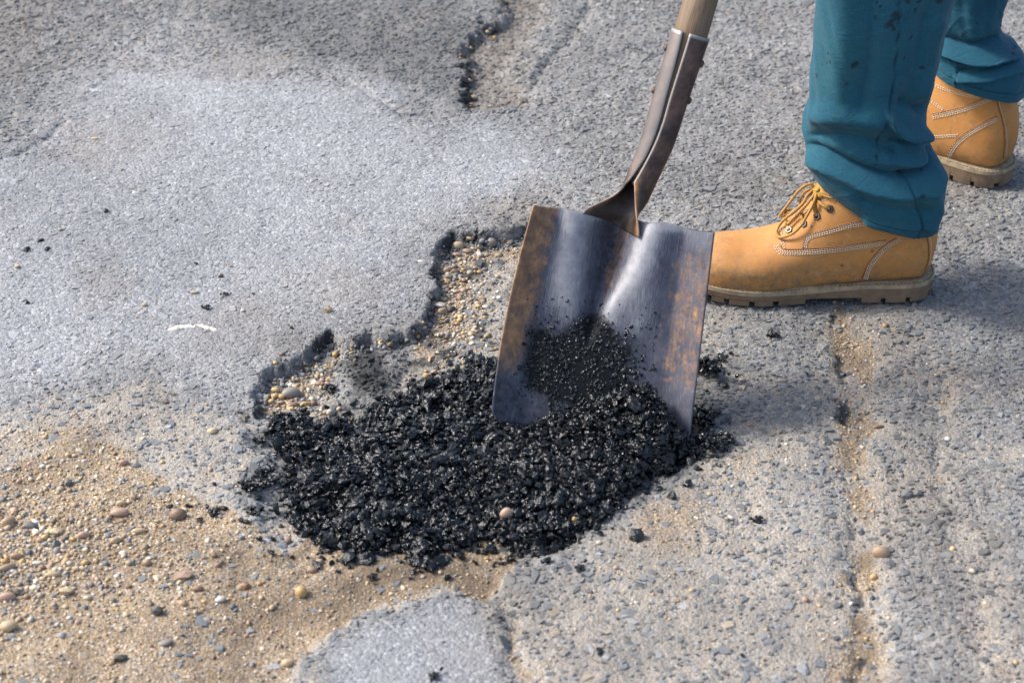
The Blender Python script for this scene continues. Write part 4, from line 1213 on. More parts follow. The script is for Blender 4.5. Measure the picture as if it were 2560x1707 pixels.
boot1, bv1 = build_boot('boot', person, PO, (R1, t1), seams1, cords1, eye1, laces1, tongue=c3((1130, 110), (1240, 215)))
boot1['label'] = 'near tan boot with loosely tied gold laces, toe behind the shovel'

# far boot, turned outwards
fh_near = G(2440, 470)
yaw2 = math.radians(-40)
R2 = np.array([[math.cos(yaw2), -math.sin(yaw2), 0], [math.sin(yaw2), math.cos(yaw2), 0], [0, 0, 1]]) * sc
heel_px = G(2536, 452)
hl = R2 @ np.array([.331, 0, 0])
hh_ = G(2522, 468)
t2 = np.array([hh_[0], hh_[1], 0]) - hl + np.array([0, .012, 0])
t2[2] = float(HZ(hh_[0] - .05, hh_[1])) + .002
c4 = lambda *p: [(1960 + x / 2.613, y / 2.613) for x, y in p]
seams2 = [(c4((975, 550), (1050, 585), (1150, 617), (1260, 630), (1355, 605)), 2), (c4((970, 765), (1080, 742), (1200, 708), (1360, 640)), 3), (c4((1068, 1050), (1095, 985), (1150, 920), (1250, 850), (1395, 775)), 3),
          (c4((950, 655), (1000, 690), (1045, 722)), 2), (c4((950, 897), (1040, 892), (1140, 885)), 2), (c4((1385, 610), (1415, 710), (1445, 820), (1455, 920), (1450, 1030)), 1)]
cords2 = [c4((965, 748), (1080, 722), (1200, 690), (1355, 622)), c4((1055, 1050), (1080, 980), (1135, 910), (1235, 838), (1390, 760)), c4((1368, 600), (1400, 700), (1430, 810), (1440, 920), (1432, 1040))]
boot2, bv2 = build_boot('boot', person, PO, (R2, t2), seams2, cords2, [], [])
boot2['label'] = 'far tan boot turned outwards, partly hidden by the near leg'

# ---- trousers
def leg(rings, yc, depth, folds, stains, seams_px, seed, ytop):
    """rings: (left pixel, right pixel) from hem to top; each ring is a closed loop round the leg"""
    NR, NAg = 230, 200
    Lp = [atY(l[0], l[1], yc + dy) for l, r, dy in rings]; Rp = [atY(r[0], r[1], yc + dy) for l, r, dy in rings]
    n_in = len(rings)
    Lc, Rc = catmull(Lp, NR), catmull(Rp, NR)
    V = np.zeros((NR, NAg, 3)); Nn = np.zeros((NR, NAg, 3)); cuv = np.zeros((NR, NAg, 3))
    th = np.arange(NAg) / NAg * 2 * np.pi
    run = 0
    for i in range(NR):
        c = (Lc[i] + Rc[i]) / 2; a = (Rc[i] - Lc[i]) / 2; ra = np.linalg.norm(a)
        dpt = np.interp(i / (NR - 1), [0, .12, .3, 1], depth)
        b = np.array([0, ra * dpt, 0])
        ct, st_ = np.cos(th), np.sin(th)
        c2 = np.sign(ct) * np.abs(ct) ** .92; s2 = np.sign(st_) * np.abs(st_) ** .92
        V[i] = c[None] + c2[:, None] * a[None] + s2[:, None] * b[None]
        nn = ct[:, None] * a[None] / ra ** 2 * ra + st_[:, None] * np.array([0, 1, 0])[None]
        Nn[i] = nn / np.linalg.norm(nn, axis=1)[:, None]
        if i: run += np.linalg.norm(c - pc)
        pc = c
        cuv[i, :, 0] = th * ra; cuv[i, :, 1] = run
    u, v = proj(V)
    front = ss(.35, -.15, Nn[..., 1]); face = ss(.02, -.55, Nn[..., 1])
    d = np.zeros((NR, NAg))
    for path, amp, wid, front_only in folds:
        P = np.array(path, float); P = catmull(P, 5 * len(P)) if len(P) > 2 else P
        dist = pdist(u, v, P)
        # folds die out towards their ends
        prof = np.exp(-(dist / wid) ** 2) if amp > 0 else np.exp(-(dist / wid) ** 1.15 * 1.1)
        d += amp * prof * (face if front_only else 1)
    iy = np.linspace(0, 1, NR)[:, None]
    hemz = np.exp(-(np.linspace(0, 1, NR)[:, None] / .10))
    d += .0018 * vn(np.cos(th)[None] * 2.2 + V[..., 2] * 14, np.sin(th)[None] * 2.2 + V[..., 2] * 9, seed)
    d += .0014 * vn(np.cos(th)[None] * 5 + V[..., 2] * 20, np.sin(th)[None] * 5 - V[..., 2] * 31, seed + 1)
    lowm = np.exp(-((cuv[..., 1] - .07) / .075) ** 2) + .35
    rg = 1 - np.abs(vn(th[None] * 1.3 + V[..., 2] * 10, V[..., 2] * 48 + th[None] * 2.4, seed + 5)) * 2
    rg2 = 1 - np.abs(vn(th[None] * 2.6 - V[..., 2] * 16, V[..., 2] * 80 - th[None] * 3.1, seed + 6)) * 2
    d += lowm * (.0012 * np.clip(rg, 0, 1) ** 2 + .0006 * np.clip(rg2, 0, 1) ** 2)
    back_ = 1 - front
    d += back_ * .006 * np.sin(V[..., 2] * 85 + 2 * np.sin(th * 2)[None]) * ss(.30, .12, V[..., 2] - .1)
    V = V + Nn * d[..., None]
    V[..., 2] -= np.clip(d, 0, 1) * .5
    seam = np.zeros((NR, NAg))
    for path in seams_px:
        dist = pdist(u, v, catmull(path, 8 * len(path)))
        seam = np.maximum(seam, np.exp(-(dist / 2.6) ** 2) * front)
        V = V + Nn * ((.0014 * np.exp(-((dist - 3) / 3.0) ** 2) - .0034 * np.exp(-(dist / 1.9) ** 2)) * front)[..., None]
    run_ = cuv[..., 1]; hem = np.exp(-((run_ - .013) / .0009) ** 2)
    seam = np.maximum(seam, .8 * hem); V = V - Nn * (.0016 * hem)[..., None]
    stain = np.zeros((NR, NAg))
    for su, sv_, sr in stains:
        stain = np.maximum(stain, np.exp(-(((u - su) / sr) ** 2 + ((v - sv_) / (sr * 1.1)) ** 2)) * front)
    return V, cuv, seam, stain

YL = YB + .012
folds1 = [
    ([(2000, 352), (2080, 388), (2150, 420), (2215, 438), (2262, 442)], -.019, 9, True),
    ([(2262, 442), (2298, 434), (2322, 408), (2330, 372)], -.026, 9, True),
    ([(2000, 385), (2085, 418), (2160, 452), (2230, 470), (2285, 472), (2330, 450), (2358, 415)], .014, 20, True),
    ([(2010, 285), (2100, 290), (2200, 300)], .010, 24, True),
    ([(2010, 338), (2110, 345), (2190, 362), (2240, 380)], -.012, 17, True),
    ([(2225, 280), (2238, 312), (2275, 334), (2330, 326)], .018, 8, True),
    ([(2262, 262), (2310, 276)], -.019, 22, True),
    ([(2235, 354), (2290, 358), (2335, 348)], -.012, 9, True),
    ([(2220, 396), (2290, 402), (2335, 388)], .010, 14, True),
    ([(2160, 505), (2240, 528), (2320, 530)], -.007, 16, True),
    ([(2170, 556), (2250, 572), (2320, 566)], .006, 12, True),
    ([(2330, 470), (2345, 520), (2330, 560)], .008, 14, True), ([(2290, 478), (2310, 530), (2304, 575)], -.007, 9, True),
    ([(2120, -60), (2108, 120), (2095, 260)], .007, 36, True), ([(2320, 40), (2300, 160), (2285, 230)], -.009, 22, True), ([(2350, 60), (2330, 160), (2315, 240)], .007, 16, True),
    ([(2185, -40), (2172, 150), (2150, 270)], -.007, 24, True)]
rings1 = [((2082, 470), (2340, 556), 0), ((2060, 455), (2352, 515), 0), ((2034, 430), (2362, 470), 0), ((2019, 400), (2364, 430), 0), ((2014, 365), (2338, 378), 0), ((2015, 320), (2318, 325), 0),
          ((2021, 240), (2326, 240), 0), ((2032, 130), (2350, 130), 0), ((2045, -10), (2386, -20), 0), ((2062, -210), (2430, -220), .01), ((2080, -430), (2480, -430), .03), ((2095, -640), (2540, -640), .05), ((2100, -900), (2580, -900), .07)]
stains1 = [(2138, 160, 11), (2082, 150, 6), (2070, 155, 5), (2062, 218, 4), (2062, 220, 3), (2282, 95, 5), (2275, 105, 4), (2200, 20, 6), (2226, 60, 10), (2240, 40, 12), (2215, 70, 6), (2310, 172, 7), (2120, 205, 5), (2262, 148, 5),
           (2350, 2, 12), (2270, 3, 10), (2300, 5, 8), (2060, 412, 5), (2075, 130, 5), (2190, 12, 5), (2235, 75, 9), (2290, 30, 7), (2080, 60, 4), (2258, 360, 4)]
seam1 = [[(2250, -10), (2246, 90), (2236, 190), (2222, 280), (2200, 340), (2191, 400), (2190, 415)], [(2262, 432), (2275, 470), (2290, 510), (2306, 545), (2302, 575), (2290, 600)]]
V1, cuv1, sm1, st1 = leg(rings1, YL, [1.0, .98, .86, .80], folds1, stains1, seam1, 201, None)
rings2 = [((2318, 160), (2560, 222), 0), ((2316, 135), (2568, 196), 0), ((2318, 110), (2564, 150), 0), ((2326, 88), (2545, 112), 0), ((2332, 60), (2500, 82), 0), ((2336, 20), (2506, 30), 0), ((2336, -40), (2526, -40), 0),
          ((2330, -200), (2560, -200), -.03), ((2320, -420), (2590, -420), -.09), ((2300, -640), (2620, -640), -.16), ((2290, -900), (2640, -900), -.24)]
YR = t2[1] + (R2 @ np.array([.255, 0, 0]))[1]
folds2 = [([(2350, 112), (2420, 136), (2480, 136), (2515, 122), (2528, 96)], .018, 9, True), ([(2350, 136), (2420, 158), (2480, 158), (2530, 143), (2550, 118)], -.014, 7, True),
          ([(2400, 195), (2470, 190), (2550, 165)], .010, 10, True), ([(2360, 95), (2430, 112), (2490, 98)], -.012, 9, True), ([(2400, 178), (2460, 176), (2530, 160)], -.010, 7, True), ([(2430, 20), (2440, 80)], .006, 20, True)]
V2, cuv2, sm2, st2 = leg(rings2, YR, [1.0, .95, .85, .8], folds2, [(2440, 50, 4)], [[(2398, 138), (2394, 170), (2390, 215)]], 301, None)
NRr, NAa = V1.shape[:2]
def leg_faces(off):
    F = grid_faces(NRr, NAa)
    i = np.arange(NRr - 1)
    wr = np.stack([i * NAa + NAa - 1, i * NAa, (i + 1) * NAa, (i + 1) * NAa + NAa - 1], -1)
    F = F[:, [0, 3, 2, 1]]
    FF = np.concatenate([F, wr[:, [0, 1, 2, 3]]])
    return FF + off
Vall = np.concatenate([V1.reshape(-1, 3), V2.reshape(-1, 3)])
Fq = np.concatenate([leg_faces(0), leg_faces(NRr * NAa)])
# hips joining the two legs above the picture
c1, c2 = V1[-1].mean(0), V2[-1].mean(0)
tme = npmesh('trousers', Vall - PO, Fq, np.full(len(Fq), 4), M['cloth'], True,
             {'cuv': ('FLOAT_VECTOR', np.concatenate([cuv1.reshape(-1, 3), cuv2.reshape(-1, 3)])), 'seam': ('FLOAT', np.concatenate([sm1.ravel(), sm2.ravel()])), 'stain': ('FLOAT', np.concatenate([st1.ravel(), st2.ravel()]))})
tr = obj('trousers', tme, person)
so = tr.modifiers.new('thickness', 'SOLIDIFY'); so.thickness = .0016; so.offset = -1
# hips
mb = MB(); V = []; F = []
hc = (c1 + c2) / 2; hw = np.linalg.norm((c2 - c1)[:2]) / 2
hdv = np.array([c2[0] - c1[0], c2[1] - c1[1], 0]); hdv /= np.linalg.norm(hdv); hpv = np.array([-hdv[1], hdv[0], 0])
for i, (z, gw, gd) in enumerate(((-.10, .06, .07), (-.06, .10, .105), (0, hw + .085, .115), (.06, hw + .095, .125), (.12, hw + .09, .12), (.20, hw + .06, .11), (.24, hw + .05, .105))):
    for k in range(40):
        a = 2 * math.pi * k / 40
        V.append(hc + np.array([0, 0, z]) + hdv * math.cos(a) * gw + hpv * math.sin(a) * gd)
for i in range(6):
    for k in range(40): F.append((i * 40 + k, i * 40 + (k + 1) % 40, (i + 1) * 40 + (k + 1) % 40, (i + 1) * 40 + k))
F.append(tuple(range(40))[::-1]); F.append(tuple(240 + k for k in range(40)))
mb.add(V, F)
obj('trouser_seat', mb.mesh('trouser_seat', M['cloth'], True, PO), tr)

# ================================================================== loose pebbles and crumbs, one by one
def pebble_mesh(name, seed, mat, angular=False):
    bm = bmesh.new(); bmesh.ops.create_icosphere(bm, subdivisions=1 if angular else 2, radius=1.0)
    r = np.random.default_rng(seed)
    ph = r.uniform(0, 6, 6)
    for v_ in bm.verts:
        c = v_.co
        if angular: s_ = 1 + r.uniform(-.26, .20)
        else: s_ = 1 + .10 * math.sin(2.1 * c.x + ph[0]) + .09 * math.sin(2.6 * c.y + ph[1]) + .07 * math.sin(3.3 * c.z + ph[2]) + .05 * math.sin(4.5 * c.x + 3 * c.y + ph[3])
        v_.co = c * s_
    me = bpy.data.meshes.new(name); bm.to_mesh(me); bm.free()
    me.polygons.foreach_set('use_smooth', [not angular] * len(me.polygons))
    me.materials.append(mat)
    return me
_pm = {}
def pmesh(col, var, angular):
    k = (col, var, angular)
    if k not in _pm: _pm[k] = pebble_mesh('pebble', hash((col, var, angular)) % 9999 if False else (sum(map(ord, col)) * 7 + var * 31 + angular), M['peb_' + col], angular)
    return _pm[k]

def pebble(u, v, px, col, label, group=None, asp=.7, ratio=.75, rot=None, angular=False, sink=.32, on_heap=False):
    p = G(u, v + px * .18)
    r = px * .00055 / 2 * 1.02
    x, y = p[0], p[1]
    z = float(HZ(x, y))
    if on_heap:
        z = float(heap_z(np.array([x]), np.array([y]))[0][0]) + .002
        p = G(u, v + px * .1, z); x, y = p[0], p[1]
    elif z < -.008:
        p = G(u, v + px * .18, z); x, y = p[0], p[1]; z = float(HZ(x, y))
    o = obj('pebble', pmesh(col, random.randrange(3), angular))
    hz = r * asp
    o.scale = (r, r * ratio, hz)
    o.rotation_euler = (random.uniform(-.15, .15), random.uniform(-.15, .15), random.uniform(0, 6.28) if rot is None else rot)
    o.location = (x, y, z + hz * (1 - 2 * sink * .5 - .12))
    return tag(o, label, 'pebble', group)

# singled out
for a in [
    (1146, 614, 30, 'cream', 'largest cream pebble below the upper lip of the pothole', .85, .9, 0, False), (1229, 609, 34, 'grey', 'round purple-grey pebble under the lip close to the shovel', .8, .85, .2, False),
    (1098, 762, 38, 'white', 'white broken angular stone at the foot of the pothole edge', .6, .7, .1, True), (1106, 782, 26, 'tan', 'tan egg-shaped pebble just below the white angular stone', .8, .8, .4, False),
    (1122, 691, 30, 'grey', 'beige-grey blunt stone in the cluster along the pothole edge', .75, .8, .5, True), (1117, 674, 26, 'cream', 'cream oblong pebble on top of the cluster along the pothole edge', .7, .6, .6, False),
    (1138, 678, 24, 'brown', 'brown angular stone right of the cream oblong pebble', .7, .7, .2, True), (1199, 638, 20, 'white', 'small white cube-like stone below the purple-grey pebble', .9, .9, .3, True),
    (1197, 620, 24, 'dark', 'dark grey pebble left of the purple-grey pebble', .6, .7, .1, False), (1143, 634, 24, 'pink', 'pinkish flat pebble under the largest cream pebble', .55, .7, .1, False),
    (1168, 626, 26, 'tan', 'tan flat pebble right of the largest cream pebble', .6, .7, .0, False), (730, 980, 52, 'grey', 'large smooth grey oval pebble at the left end of the pothole', .55, .62, .25, False),
    (686, 990, 20, 'yellow', 'yellow pebble touching the large grey oval, the left one of two', .8, .85, .8, False), (703, 990, 19, 'yellow', 'yellow pebble tucked against the large grey oval, the right one of two', .85, .85, .2, False),
    (732, 1002, 28, 'brown', 'flat reddish brown pebble just below the large grey oval', .5, .6, .1, False), (763, 1008, 30, 'yellow', 'long yellow pebble above the black clump at the left', .6, .5, .4, False),
    (826, 1032, 18, 'white', 'round white pebble on the upper rim of the asphalt heap', .9, .9, 0, False), (678, 1008, 16, 'yellow', 'yellow pebble at the far left end of the pothole', .7, .8, .1, False),
    (820, 774, 27, 'cream', 'beige block-shaped stone lying on the pale worn road', .75, .65, .1, True), (836, 881, 16, 'yellow', 'bright yellow pebble in the gravel notch of the pothole edge', .9, .9, .3, False),
    (766, 921, 16, 'cream', 'cream pebble at the middle of the gravel notch', .6, .6, .1, False), (1067, 938, 19, 'yellow', 'larger yellow pebble at the edge of the asphalt heap', .7, .7, .2, False),
    (1085, 930, 18, 'pink', 'pinkish pebble at the edge of the asphalt heap', .8, .8, .2, False), (1052, 650, 16, 'white', 'white pebble set in the pale road above the pothole edge', .3, .7, .1, False),
    (300, 1277, 40, 'pink', 'large pink oval pebble in the gravel spill at left', .55, .62, .05, False), (443, 1283, 40, 'brown', 'large dark brown pebble beside two black crumbs at left', .75, .75, .1, False),
    (463, 1436, 44, 'pink', 'large flat pink triangular pebble in the lower left sand', .45, .6, .4, True), (168, 1473, 40, 'cream', 'large cream flat pebble near the lower left corner', .5, .6, .3, True),
    (394, 1529, 28, 'dark', 'dark slate pebble casting a shadow on the lower left sand', .9, .85, .4, True), (140, 1354, 28, 'blue', 'blue-grey slate pebble in the gravel spill', .8, .7, .8, True),
    (302, 1641, 30, 'dark', 'dark pebble close to the bottom edge of the sand', .6, .7, .3, True), (415, 1603, 34, 'grey', 'flat grey pebble in the sand near the bottom', .35, .5, .3, False),
    (23, 1297, 30, 'tan', 'tan pebble at the left edge of the gravel spill', .8, .8, .3, False), (78, 1308, 36, 'blue', 'blue-grey flat stone near the left edge of the gravel spill', .5, .6, .2, True),
    (92, 1302, 20, 'white', 'white pebble resting beside the blue-grey flat stone', .5, .6, .4, False), (25, 1567, 32, 'cream', 'cream round pebble in the lower left corner', .8, .85, .2, False),
    (532, 1077, 22, 'cream', 'cream round pebble alone on the road left of the heap', .7, .9, .3, False), (310, 1156, 21, 'pink', 'pinkish pebble at the top right of the gravel spill', .8, .75, .2, False),
    (339, 1160, 28, 'blue', 'flat blue-grey chip right of the pinkish pebble', .3, .5, .1, True), (172, 1205, 22, 'blue', 'blue-grey chip standing up in the top of the gravel spill', .8, .6, .7, True),
    (304, 1259, 22, 'cream', 'cream pebble above the large pink oval', .6, .6, .1, False), (335, 1245, 19, 'pink', 'pink angular pebble above and right of the large pink oval', .9, .8, .4, True),
    (348, 1322, 28, 'cream', 'beige oval pebble below the large pink oval', .5, .5, .2, False), (207, 1331, 28, 'pink', 'beige-pink oval pebble in the middle of the gravel spill', .6, .6, .3, False),
    (138, 1322, 30, 'cream', 'broad cream pebble above the blue-grey slate pebble', .5, .8, .3, True), (289, 1349, 21, 'cream', 'cream pebble between two dark chips in the spill', .8, .8, .4, False),
    (366, 1406, 18, 'tan', 'tan round pebble above the large flat pink one', .9, .9, .2, False), (494, 1469, 24, 'brown', 'brown pebble right of the large flat pink one', .6, .6, .1, False),
    (612, 1462, 27, 'rust', 'rust-brown clay pebble in the dark sand', .7, .7, .3, True), (549, 1491, 24, 'white', 'white flat pebble below the rust-brown one', .5, .6, .3, False),
    (17, 1494, 36, 'pink', 'long pinkish-grey pebble at the left edge near the bottom', .6, .55, .1, False), (44, 1479, 24, 'dark', 'dark chip above the long pinkish-grey pebble', .6, .7, .1, True),
    (90, 1396, 26, 'white', 'white angular pebble in the left of the gravel spill', .6, .7, .3, True), (15, 1414, 38, 'tan', 'long tan pebble cut by the left edge of the picture', .45, .4, .6, False),
    (132, 1430, 30, 'cream', 'long cream pebble above the large cream flat one', .5, .5, .1, False), (42, 1380, 26, 'tan', 'tan oval pebble left of the white angular pebble', .6, .6, .2, False),
    (754, 1478, 29, 'yellow', 'round yellow pebble on the dark damp sand below the heap', .85, .9, .1, False), (722, 1352, 18, 'brown', 'brown pebble at the lower left rim of the heap', .8, .8, .1, False),
    (801, 1401, 18, 'tan', 'tan pebble in the sand just under the heap', .8, .8, .1, False), (779, 1424, 21, 'tan', 'tan oval pebble below and left of the sand pebble under the heap', .7, .75, .2, False),
    (722, 1656, 24, 'cream', 'greyish cream pebble at the bottom left of the smooth slab', .8, .8, .2, False), (1261, 1402, 20, 'pink', 'pink oval pebble in the sand near the right road lip', .5, .5, .5, False),
    (1216, 1391, 14, 'yellow', 'small yellow pebble left of the pink oval near the right lip', .8, .7, .5, False), (2203, 1375, 42, 'tan', 'shiny tan oval pebble lying in the long crack at right', .65, .6, -.2, False),
    (2185, 1433, 19, 'yellow', 'yellow pebble in the crack below the shiny tan oval', .7, .7, .3, False), (2269, 1234, 30, 'blue', 'blue-grey angular stone in the right crack, larger of a pair', .6, .7, .2, True),
    (2293, 1233, 24, 'blue', 'blue-grey angular stone in the right crack, smaller of a pair', .7, .8, .6, True), (1826, 1295, 18, 'white', 'white pebble on the sandy road right of the heap', .7, .6, -.3, False),
    (1730, 1480, 13, 'cream', 'cream pebble on the sandy road near the bottom middle', .8, .9, .2, False), (2198, 1061, 22, 'rust', 'reddish pebble in the crack beside the cross crack', .5, .5, .1, False),
    (2369, 1093, 15, 'white', 'white pebble in the thin crack at far right', .8, .9, .1, False), (2156, 946, 16, 'pink', 'pale pink pebble in the upper part of the right crack', .6, .8, .6, True),
    (551, 687, 17, 'brown', 'dark brown shard on the pale road at left', .7, .5, .5, True), (576, 660, 19, 'pink', 'thin pinkish shard above the dark brown shard', .3, .35, .1, True),
    (362, 762, 14, 'cream', 'tan-white pebble above the pale paint mark', .8, .7, .2, False), (607, 776, 11, 'white', 'small white pebble on the road above the gravel notch', .8, .9, .2, False),
    (487, 728, 19, 'cream', 'beige flat pebble on the pale road left of two black crumbs', .4, .5, .1, False), (45, 667, 14, 'cream', 'cream pebble at the left edge of the pale road', .8, .8, .2, False),
    (151, 573, 11, 'cream', 'small cream pebble on the pale road at upper left', .8, .8, .2, False), (1183, 248, 22, 'cream', 'cream pebble at the lower tip of the far hole', .6, .65, .1, False),
    (1179, 258, 14, 'yellow', 'yellow pebble below the cream one in the far hole', .6, .6, .1, False), (1237, 94, 18, 'yellow', 'yellowish pebble inside the far hole', .7, .7, .5, False),
    (1152, 134, 12, 'rust', 'reddish pebble on the dark rim of the far hole', .7, .7, .1, False), (1228, 261, 16, 'cream', 'pale pebble at the lower right corner of the far hole', .4, .5, .1, False),
    (58, 56, 10, 'yellow', 'yellow pebble on the coarse road at the top left', .8, .8, .1, False), (238, 342, 20, 'cream', 'pale flat pebble in the brownish stain on the far road', .35, .5, .1, False),
    (304, 422, 9, 'cream', 'tiny cream pebble right of the pair on the far pale road', .8, .8, .1, False), (238, 444, 10, 'white', 'tiny white pebble below the brownish stain', .8, .8, .1, False),
    (414, 1005, 19, 'brown', 'dark brown lump on the road left of the pothole', .5, .7, .1, True), (2080, 1035, 14, 'white', 'pale chip at the corner of the two cracks', .3, .6, .1, True)]:
    u, v, s_, c, lab, asp, rat, rot, ang = a
    pebble(u, v, s_, c, lab, None, asp, rat, rot, ang)
pebble(1265, 1287, 27, 'pink', 'pink pebble lying on the black asphalt heap', None, .9, .85, .3, False, .2, True)
pebble(1206, 1318, 22, 'grey', 'dusty grey pebble on the lower rim of the black heap', None, .9, .85, .3, True, .2, True)
pebble(1436, 1298, 11, 'yellow', 'tiny yellow pebble on the right of the black heap', None, .9, .85, .3, False, .2, True)
# small pebbles, told apart by the nearest thing one can find
LM = [(300, 1277, 'large pink oval pebble'), (443, 1283, 'large brown pebble'), (463, 1436, 'flat pink triangular pebble'), (168, 1473, 'large cream flat pebble'), (394, 1529, 'dark slate pebble'),
      (140, 1354, 'blue-grey slate pebble'), (302, 1641, 'dark pebble by the bottom edge'), (415, 1603, 'flat grey pebble'), (78, 1308, 'blue-grey flat stone'), (25, 1567, 'cream corner pebble'), (310, 1156, 'top pinkish pebble of the spill'),
      (172, 1205, 'upright blue-grey chip'), (207, 1331, 'beige-pink oval pebble'), (289, 1349, 'cream pebble between dark chips'), (90, 1396, 'white angular spill pebble'), (612, 1462, 'rust-brown clay pebble'), (549, 1491, 'white flat pebble'),
      (23, 1297, 'tan pebble at the left edge'), (1146, 614, 'largest cream pebble under the lip'), (1229, 609, 'purple-grey pebble'), (1090, 757, 'white angular stone'), (1122, 691, 'beige-grey blunt stone'), (1199, 638, 'white cube-like stone'),
      (730, 980, 'large grey oval pebble'), (836, 881, 'bright yellow notch pebble'), (766, 921, 'cream notch pebble'), (763, 1008, 'long yellow pebble'), (1067, 938, 'yellow pebble by the heap'),
      (2203, 1375, 'shiny tan oval pebble'), (2198, 1061, 'reddish crack pebble'), (2156, 946, 'pale pink crack pebble'), (2269, 1234, 'pair of blue-grey crack stones'), (2128, 800, 'heel of the near boot')]
def where(u, v):
    d, n, dx, dy = min((math.hypot(u - a, (v - b) * 1.7), c, u - a, (v - b) * 1.7) for a, b, c in LM)
    far_ = 'close ' if d < 38 else ('' if d < 85 else 'well ')
    if abs(dx) > 2.2 * abs(dy): w_ = 'right of' if dx > 0 else 'left of'
    elif abs(dy) > 2.2 * abs(dx): w_ = 'below' if dy > 0 else 'above'
    else: w_ = ('below' if dy > 0 else 'above') + ' and ' + ('right of' if dx > 0 else 'left of')
    return far_ + w_ + ' the ' + n
NAMES = dict(cream='cream', yellow='yellow', tan='tan', pink='pinkish', brown='brown', grey='grey', blue='blue-grey', white='white', dark='dark', rust='rusty')
USED = set()
def many(n, reg, sizes, cols, grp, seed):
    r = random.Random(seed); k = 0; tries = 0
    while k < n and tries < 4000:
        tries += 1
        u = r.uniform(reg[0], reg[2]); v = r.uniform(reg[1], reg[3])
        c = r.choice(cols); s_ = r.uniform(*sizes)
        lb = '%s %s pebble %s' % ('tiny' if s_ < 11 else 'small', NAMES[c], where(u, v))
        if lb in USED: continue
        USED.add(lb); k += 1
        pebble(u, v, s_, c, lb, grp, r.uniform(.5, .85), r.uniform(.6, .9), None, c in ('blue', 'dark'))
many(42, (0, 1180, 330, 1500), (8, 16), ['cream', 'yellow', 'tan', 'tan', 'pink', 'blue', 'cream', 'grey'], 'small pebbles of the gravel spill', 5)
many(22, (300, 1330, 700, 1640), (8, 15), ['cream', 'yellow', 'tan', 'pink', 'blue', 'brown'], 'small pebbles on the lower sand', 6)
many(30, (1095, 625, 1215, 810), (9, 18), ['cream', 'yellow', 'tan', 'pink', 'grey', 'blue', 'dark'], 'small pebbles along the pothole edge', 7)
many(28, (680, 900, 850, 1020), (8, 17), ['yellow', 'yellow', 'tan', 'pink', 'grey', 'cream', 'brown'], 'small pebbles in the pothole corner', 8)
many(12, (1040, 830, 1130, 930), (8, 15), ['yellow', 'tan', 'pink', 'cream'], 'small pebbles behind the heap', 9)
many(14, (2130, 800, 2210, 1300), (7, 13), ['yellow', 'tan', 'cream'], 'tiny pebbles in the right crack', 10)

# crumbs of fresh asphalt
def crumb_mesh(seed, n):
    r = np.random.default_rng(seed)
    P = r.normal(0, 1, (n, 3)) * np.array([.42, .32, .22]); P[:, 2] = np.abs(P[:, 2]) - .05
    if n == 1: P[:] = 0
    global RNG
    keep_ = RNG; RNG = r
    lo = {3: .34, 14: .20, 70: .10}[n]
    a, b, c = grains(P, r.uniform(lo, lo * 1.9, n), .7, .36, rotm(n, .9))
    RNG = keep_
    return npmesh('asphalt_crumb', a, b, c, M['crumb'], False)
CR = {s: [crumb_mesh(s * 10 + q, k) for q in range(3)] for s, k in ((1, 3), (2, 14), (3, 70))}
def crumb(u, v, px, label, size=2, group=None, rot=None, sx=1.0):
    p = G(u, v + px * .12); z = float(HZ(p[0], p[1]))
    if z < -.008: p = G(u, v + px * .12, z); z = float(HZ(p[0], p[1]))
    r = px * .00055 / 2 * 1.3
    o = obj('asphalt_crumb', CR[size][random.randrange(3)])
    o.scale = (r * sx, r, r); o.location = (p[0], p[1], z + r * .25)
    o.rotation_euler = (0, 0, random.uniform(0, 6.28) if rot is None else rot)
    tag(o, label, 'asphalt crumb', group)
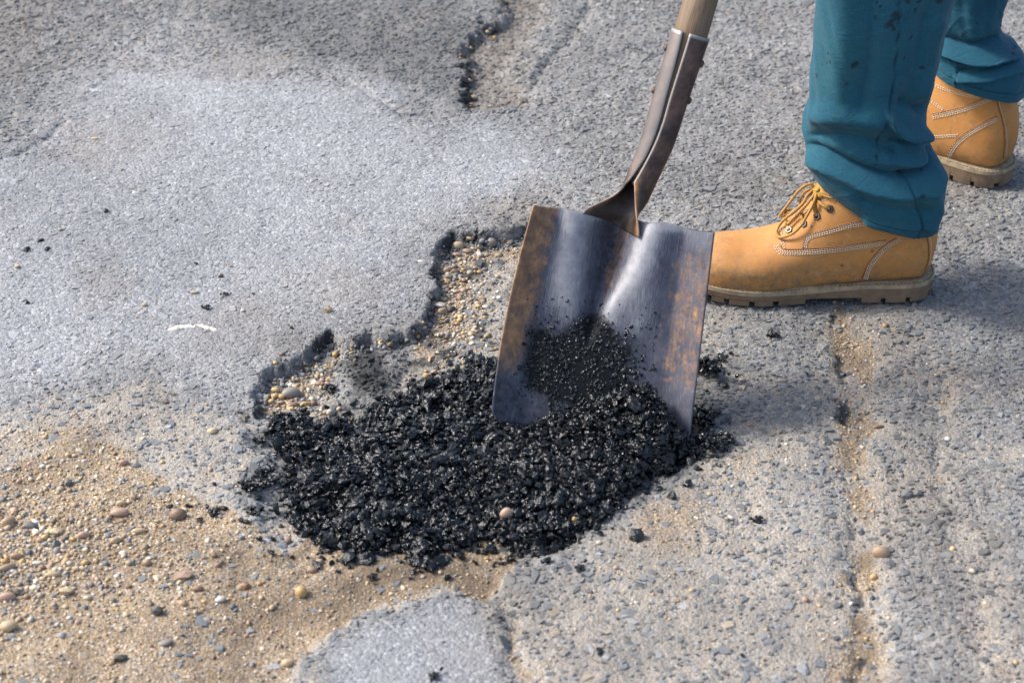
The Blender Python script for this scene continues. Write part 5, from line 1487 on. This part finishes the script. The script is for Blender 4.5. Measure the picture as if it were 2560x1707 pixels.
for a in [
    (532, 1277, 30, 'black crumb right of the large brown pebble, biggest of the loose row', 2), (498, 1298, 20, 'black crumb below the biggest of the loose row', 1), (561, 1271, 18, 'black crumb just right of the biggest of the loose row', 1),
    (427, 1263, 14, 'black crumb above and left of the large brown pebble', 1), (473, 1262, 14, 'black crumb above and right of the large brown pebble', 1), (630, 1274, 22, 'black crumb at the lower left fringe of the heap', 2),
    (607, 1301, 16, 'small black crumb below the lower left fringe of the heap', 1), (536, 1209, 14, 'black crumb alone on the road left of the heap', 1), (656, 1175, 42, 'upper black clump left of the heap', 3),
    (684, 1190, 36, 'flat black clump beside the upper clump left of the heap', 2), (630, 1215, 44, 'lower black clump left of the heap', 3), (664, 1216, 34, 'black clump joining the lower clump and the heap', 2),
    (651, 1104, 30, 'black clump beside the upper left corner of the heap', 2), (679, 1371, 20, 'black crumb on the sand below the left of the heap', 1), (1892, 1301, 24, 'upright black crumb on the sandy road right of the heap', 2),
    (1448, 1420, 27, 'flat black crumb on the sandy road below the heap', 2), (1497, 1629, 20, 'black crumb on the sandy road near the bottom edge', 1), (1855, 1640, 13, 'tiny black crumb near the bottom right of the sandy road', 1),
    (1931, 838, 27, 'tall black crumb on the road in front of the near boot', 2), (2016, 932, 12, 'tiny black crumb below the near boot', 1), (1826, 882, 16, 'black crumb right of the clump behind the blade', 1),
    (1803, 898, 24, 'black crumb on top of the clump behind the blade', 2), (1768, 922, 82, 'large black clump behind the right edge of the blade', 3), (1804, 962, 24, 'black crumb below the clump behind the blade', 1),
    (1768, 979, 14, 'tiny black crumb close to the right edge of the blade', 1), (1750, 1050, 72, 'black clump at the lower right corner of the blade', 3), (1786, 1038, 32, 'black crumb tipping up beside the lower right clump', 2),
    (831, 974, 34, 'black clump standing in the left corner of the pothole', 3), (1084, 1690, 27, 'black crumb on the smooth slab at the bottom', 2), (930, 1441, 26, 'black crumb on the sand below the heap', 2),
    (1075, 1418, 30, 'black clump at the lowest tip of the heap', 2), (1240, 1407, 13, 'small black crumb beside the pink oval near the lip', 1), (100, 602, 16, 'black chip on the pale road, topmost of three at left', 1),
    (67, 625, 20, 'black chip on the pale road, leftmost of three', 1), (118, 624, 16, 'black chip on the pale road, rightmost of three at left', 1), (564, 735, 18, 'black crumb on the pale road below the brown shard', 2),
    (516, 769, 19, 'black crumb above the right end of the pale paint mark', 2), (491, 656, 11, 'tiny black crumb left of the brown shard', 1), (69, 757, 14, 'black chip near the left edge of the pale road', 1),
    (634, 735, 11, 'tiny black crumb right of the brown shard crumbs', 1), (265, 524, 17, 'flat black chip on the upper pale road', 1), (730, 821, 11, 'tiny black crumb above the gravel notch', 1),
    (1782, 1116, 62, 'black clump trailing off the right tip of the heap', 3), (1740, 1135, 46, 'black clump on the right rim of the heap below the blade corner', 3),
    (700, 1078, 46, 'black clump crowning the upper left corner of the heap', 3), (610, 1205, 22, 'black crumb furthest left of the clumps beside the heap', 2)]:
    if a[3] is None: continue
    crumb(a[0], a[1], a[2], a[3], a[4])
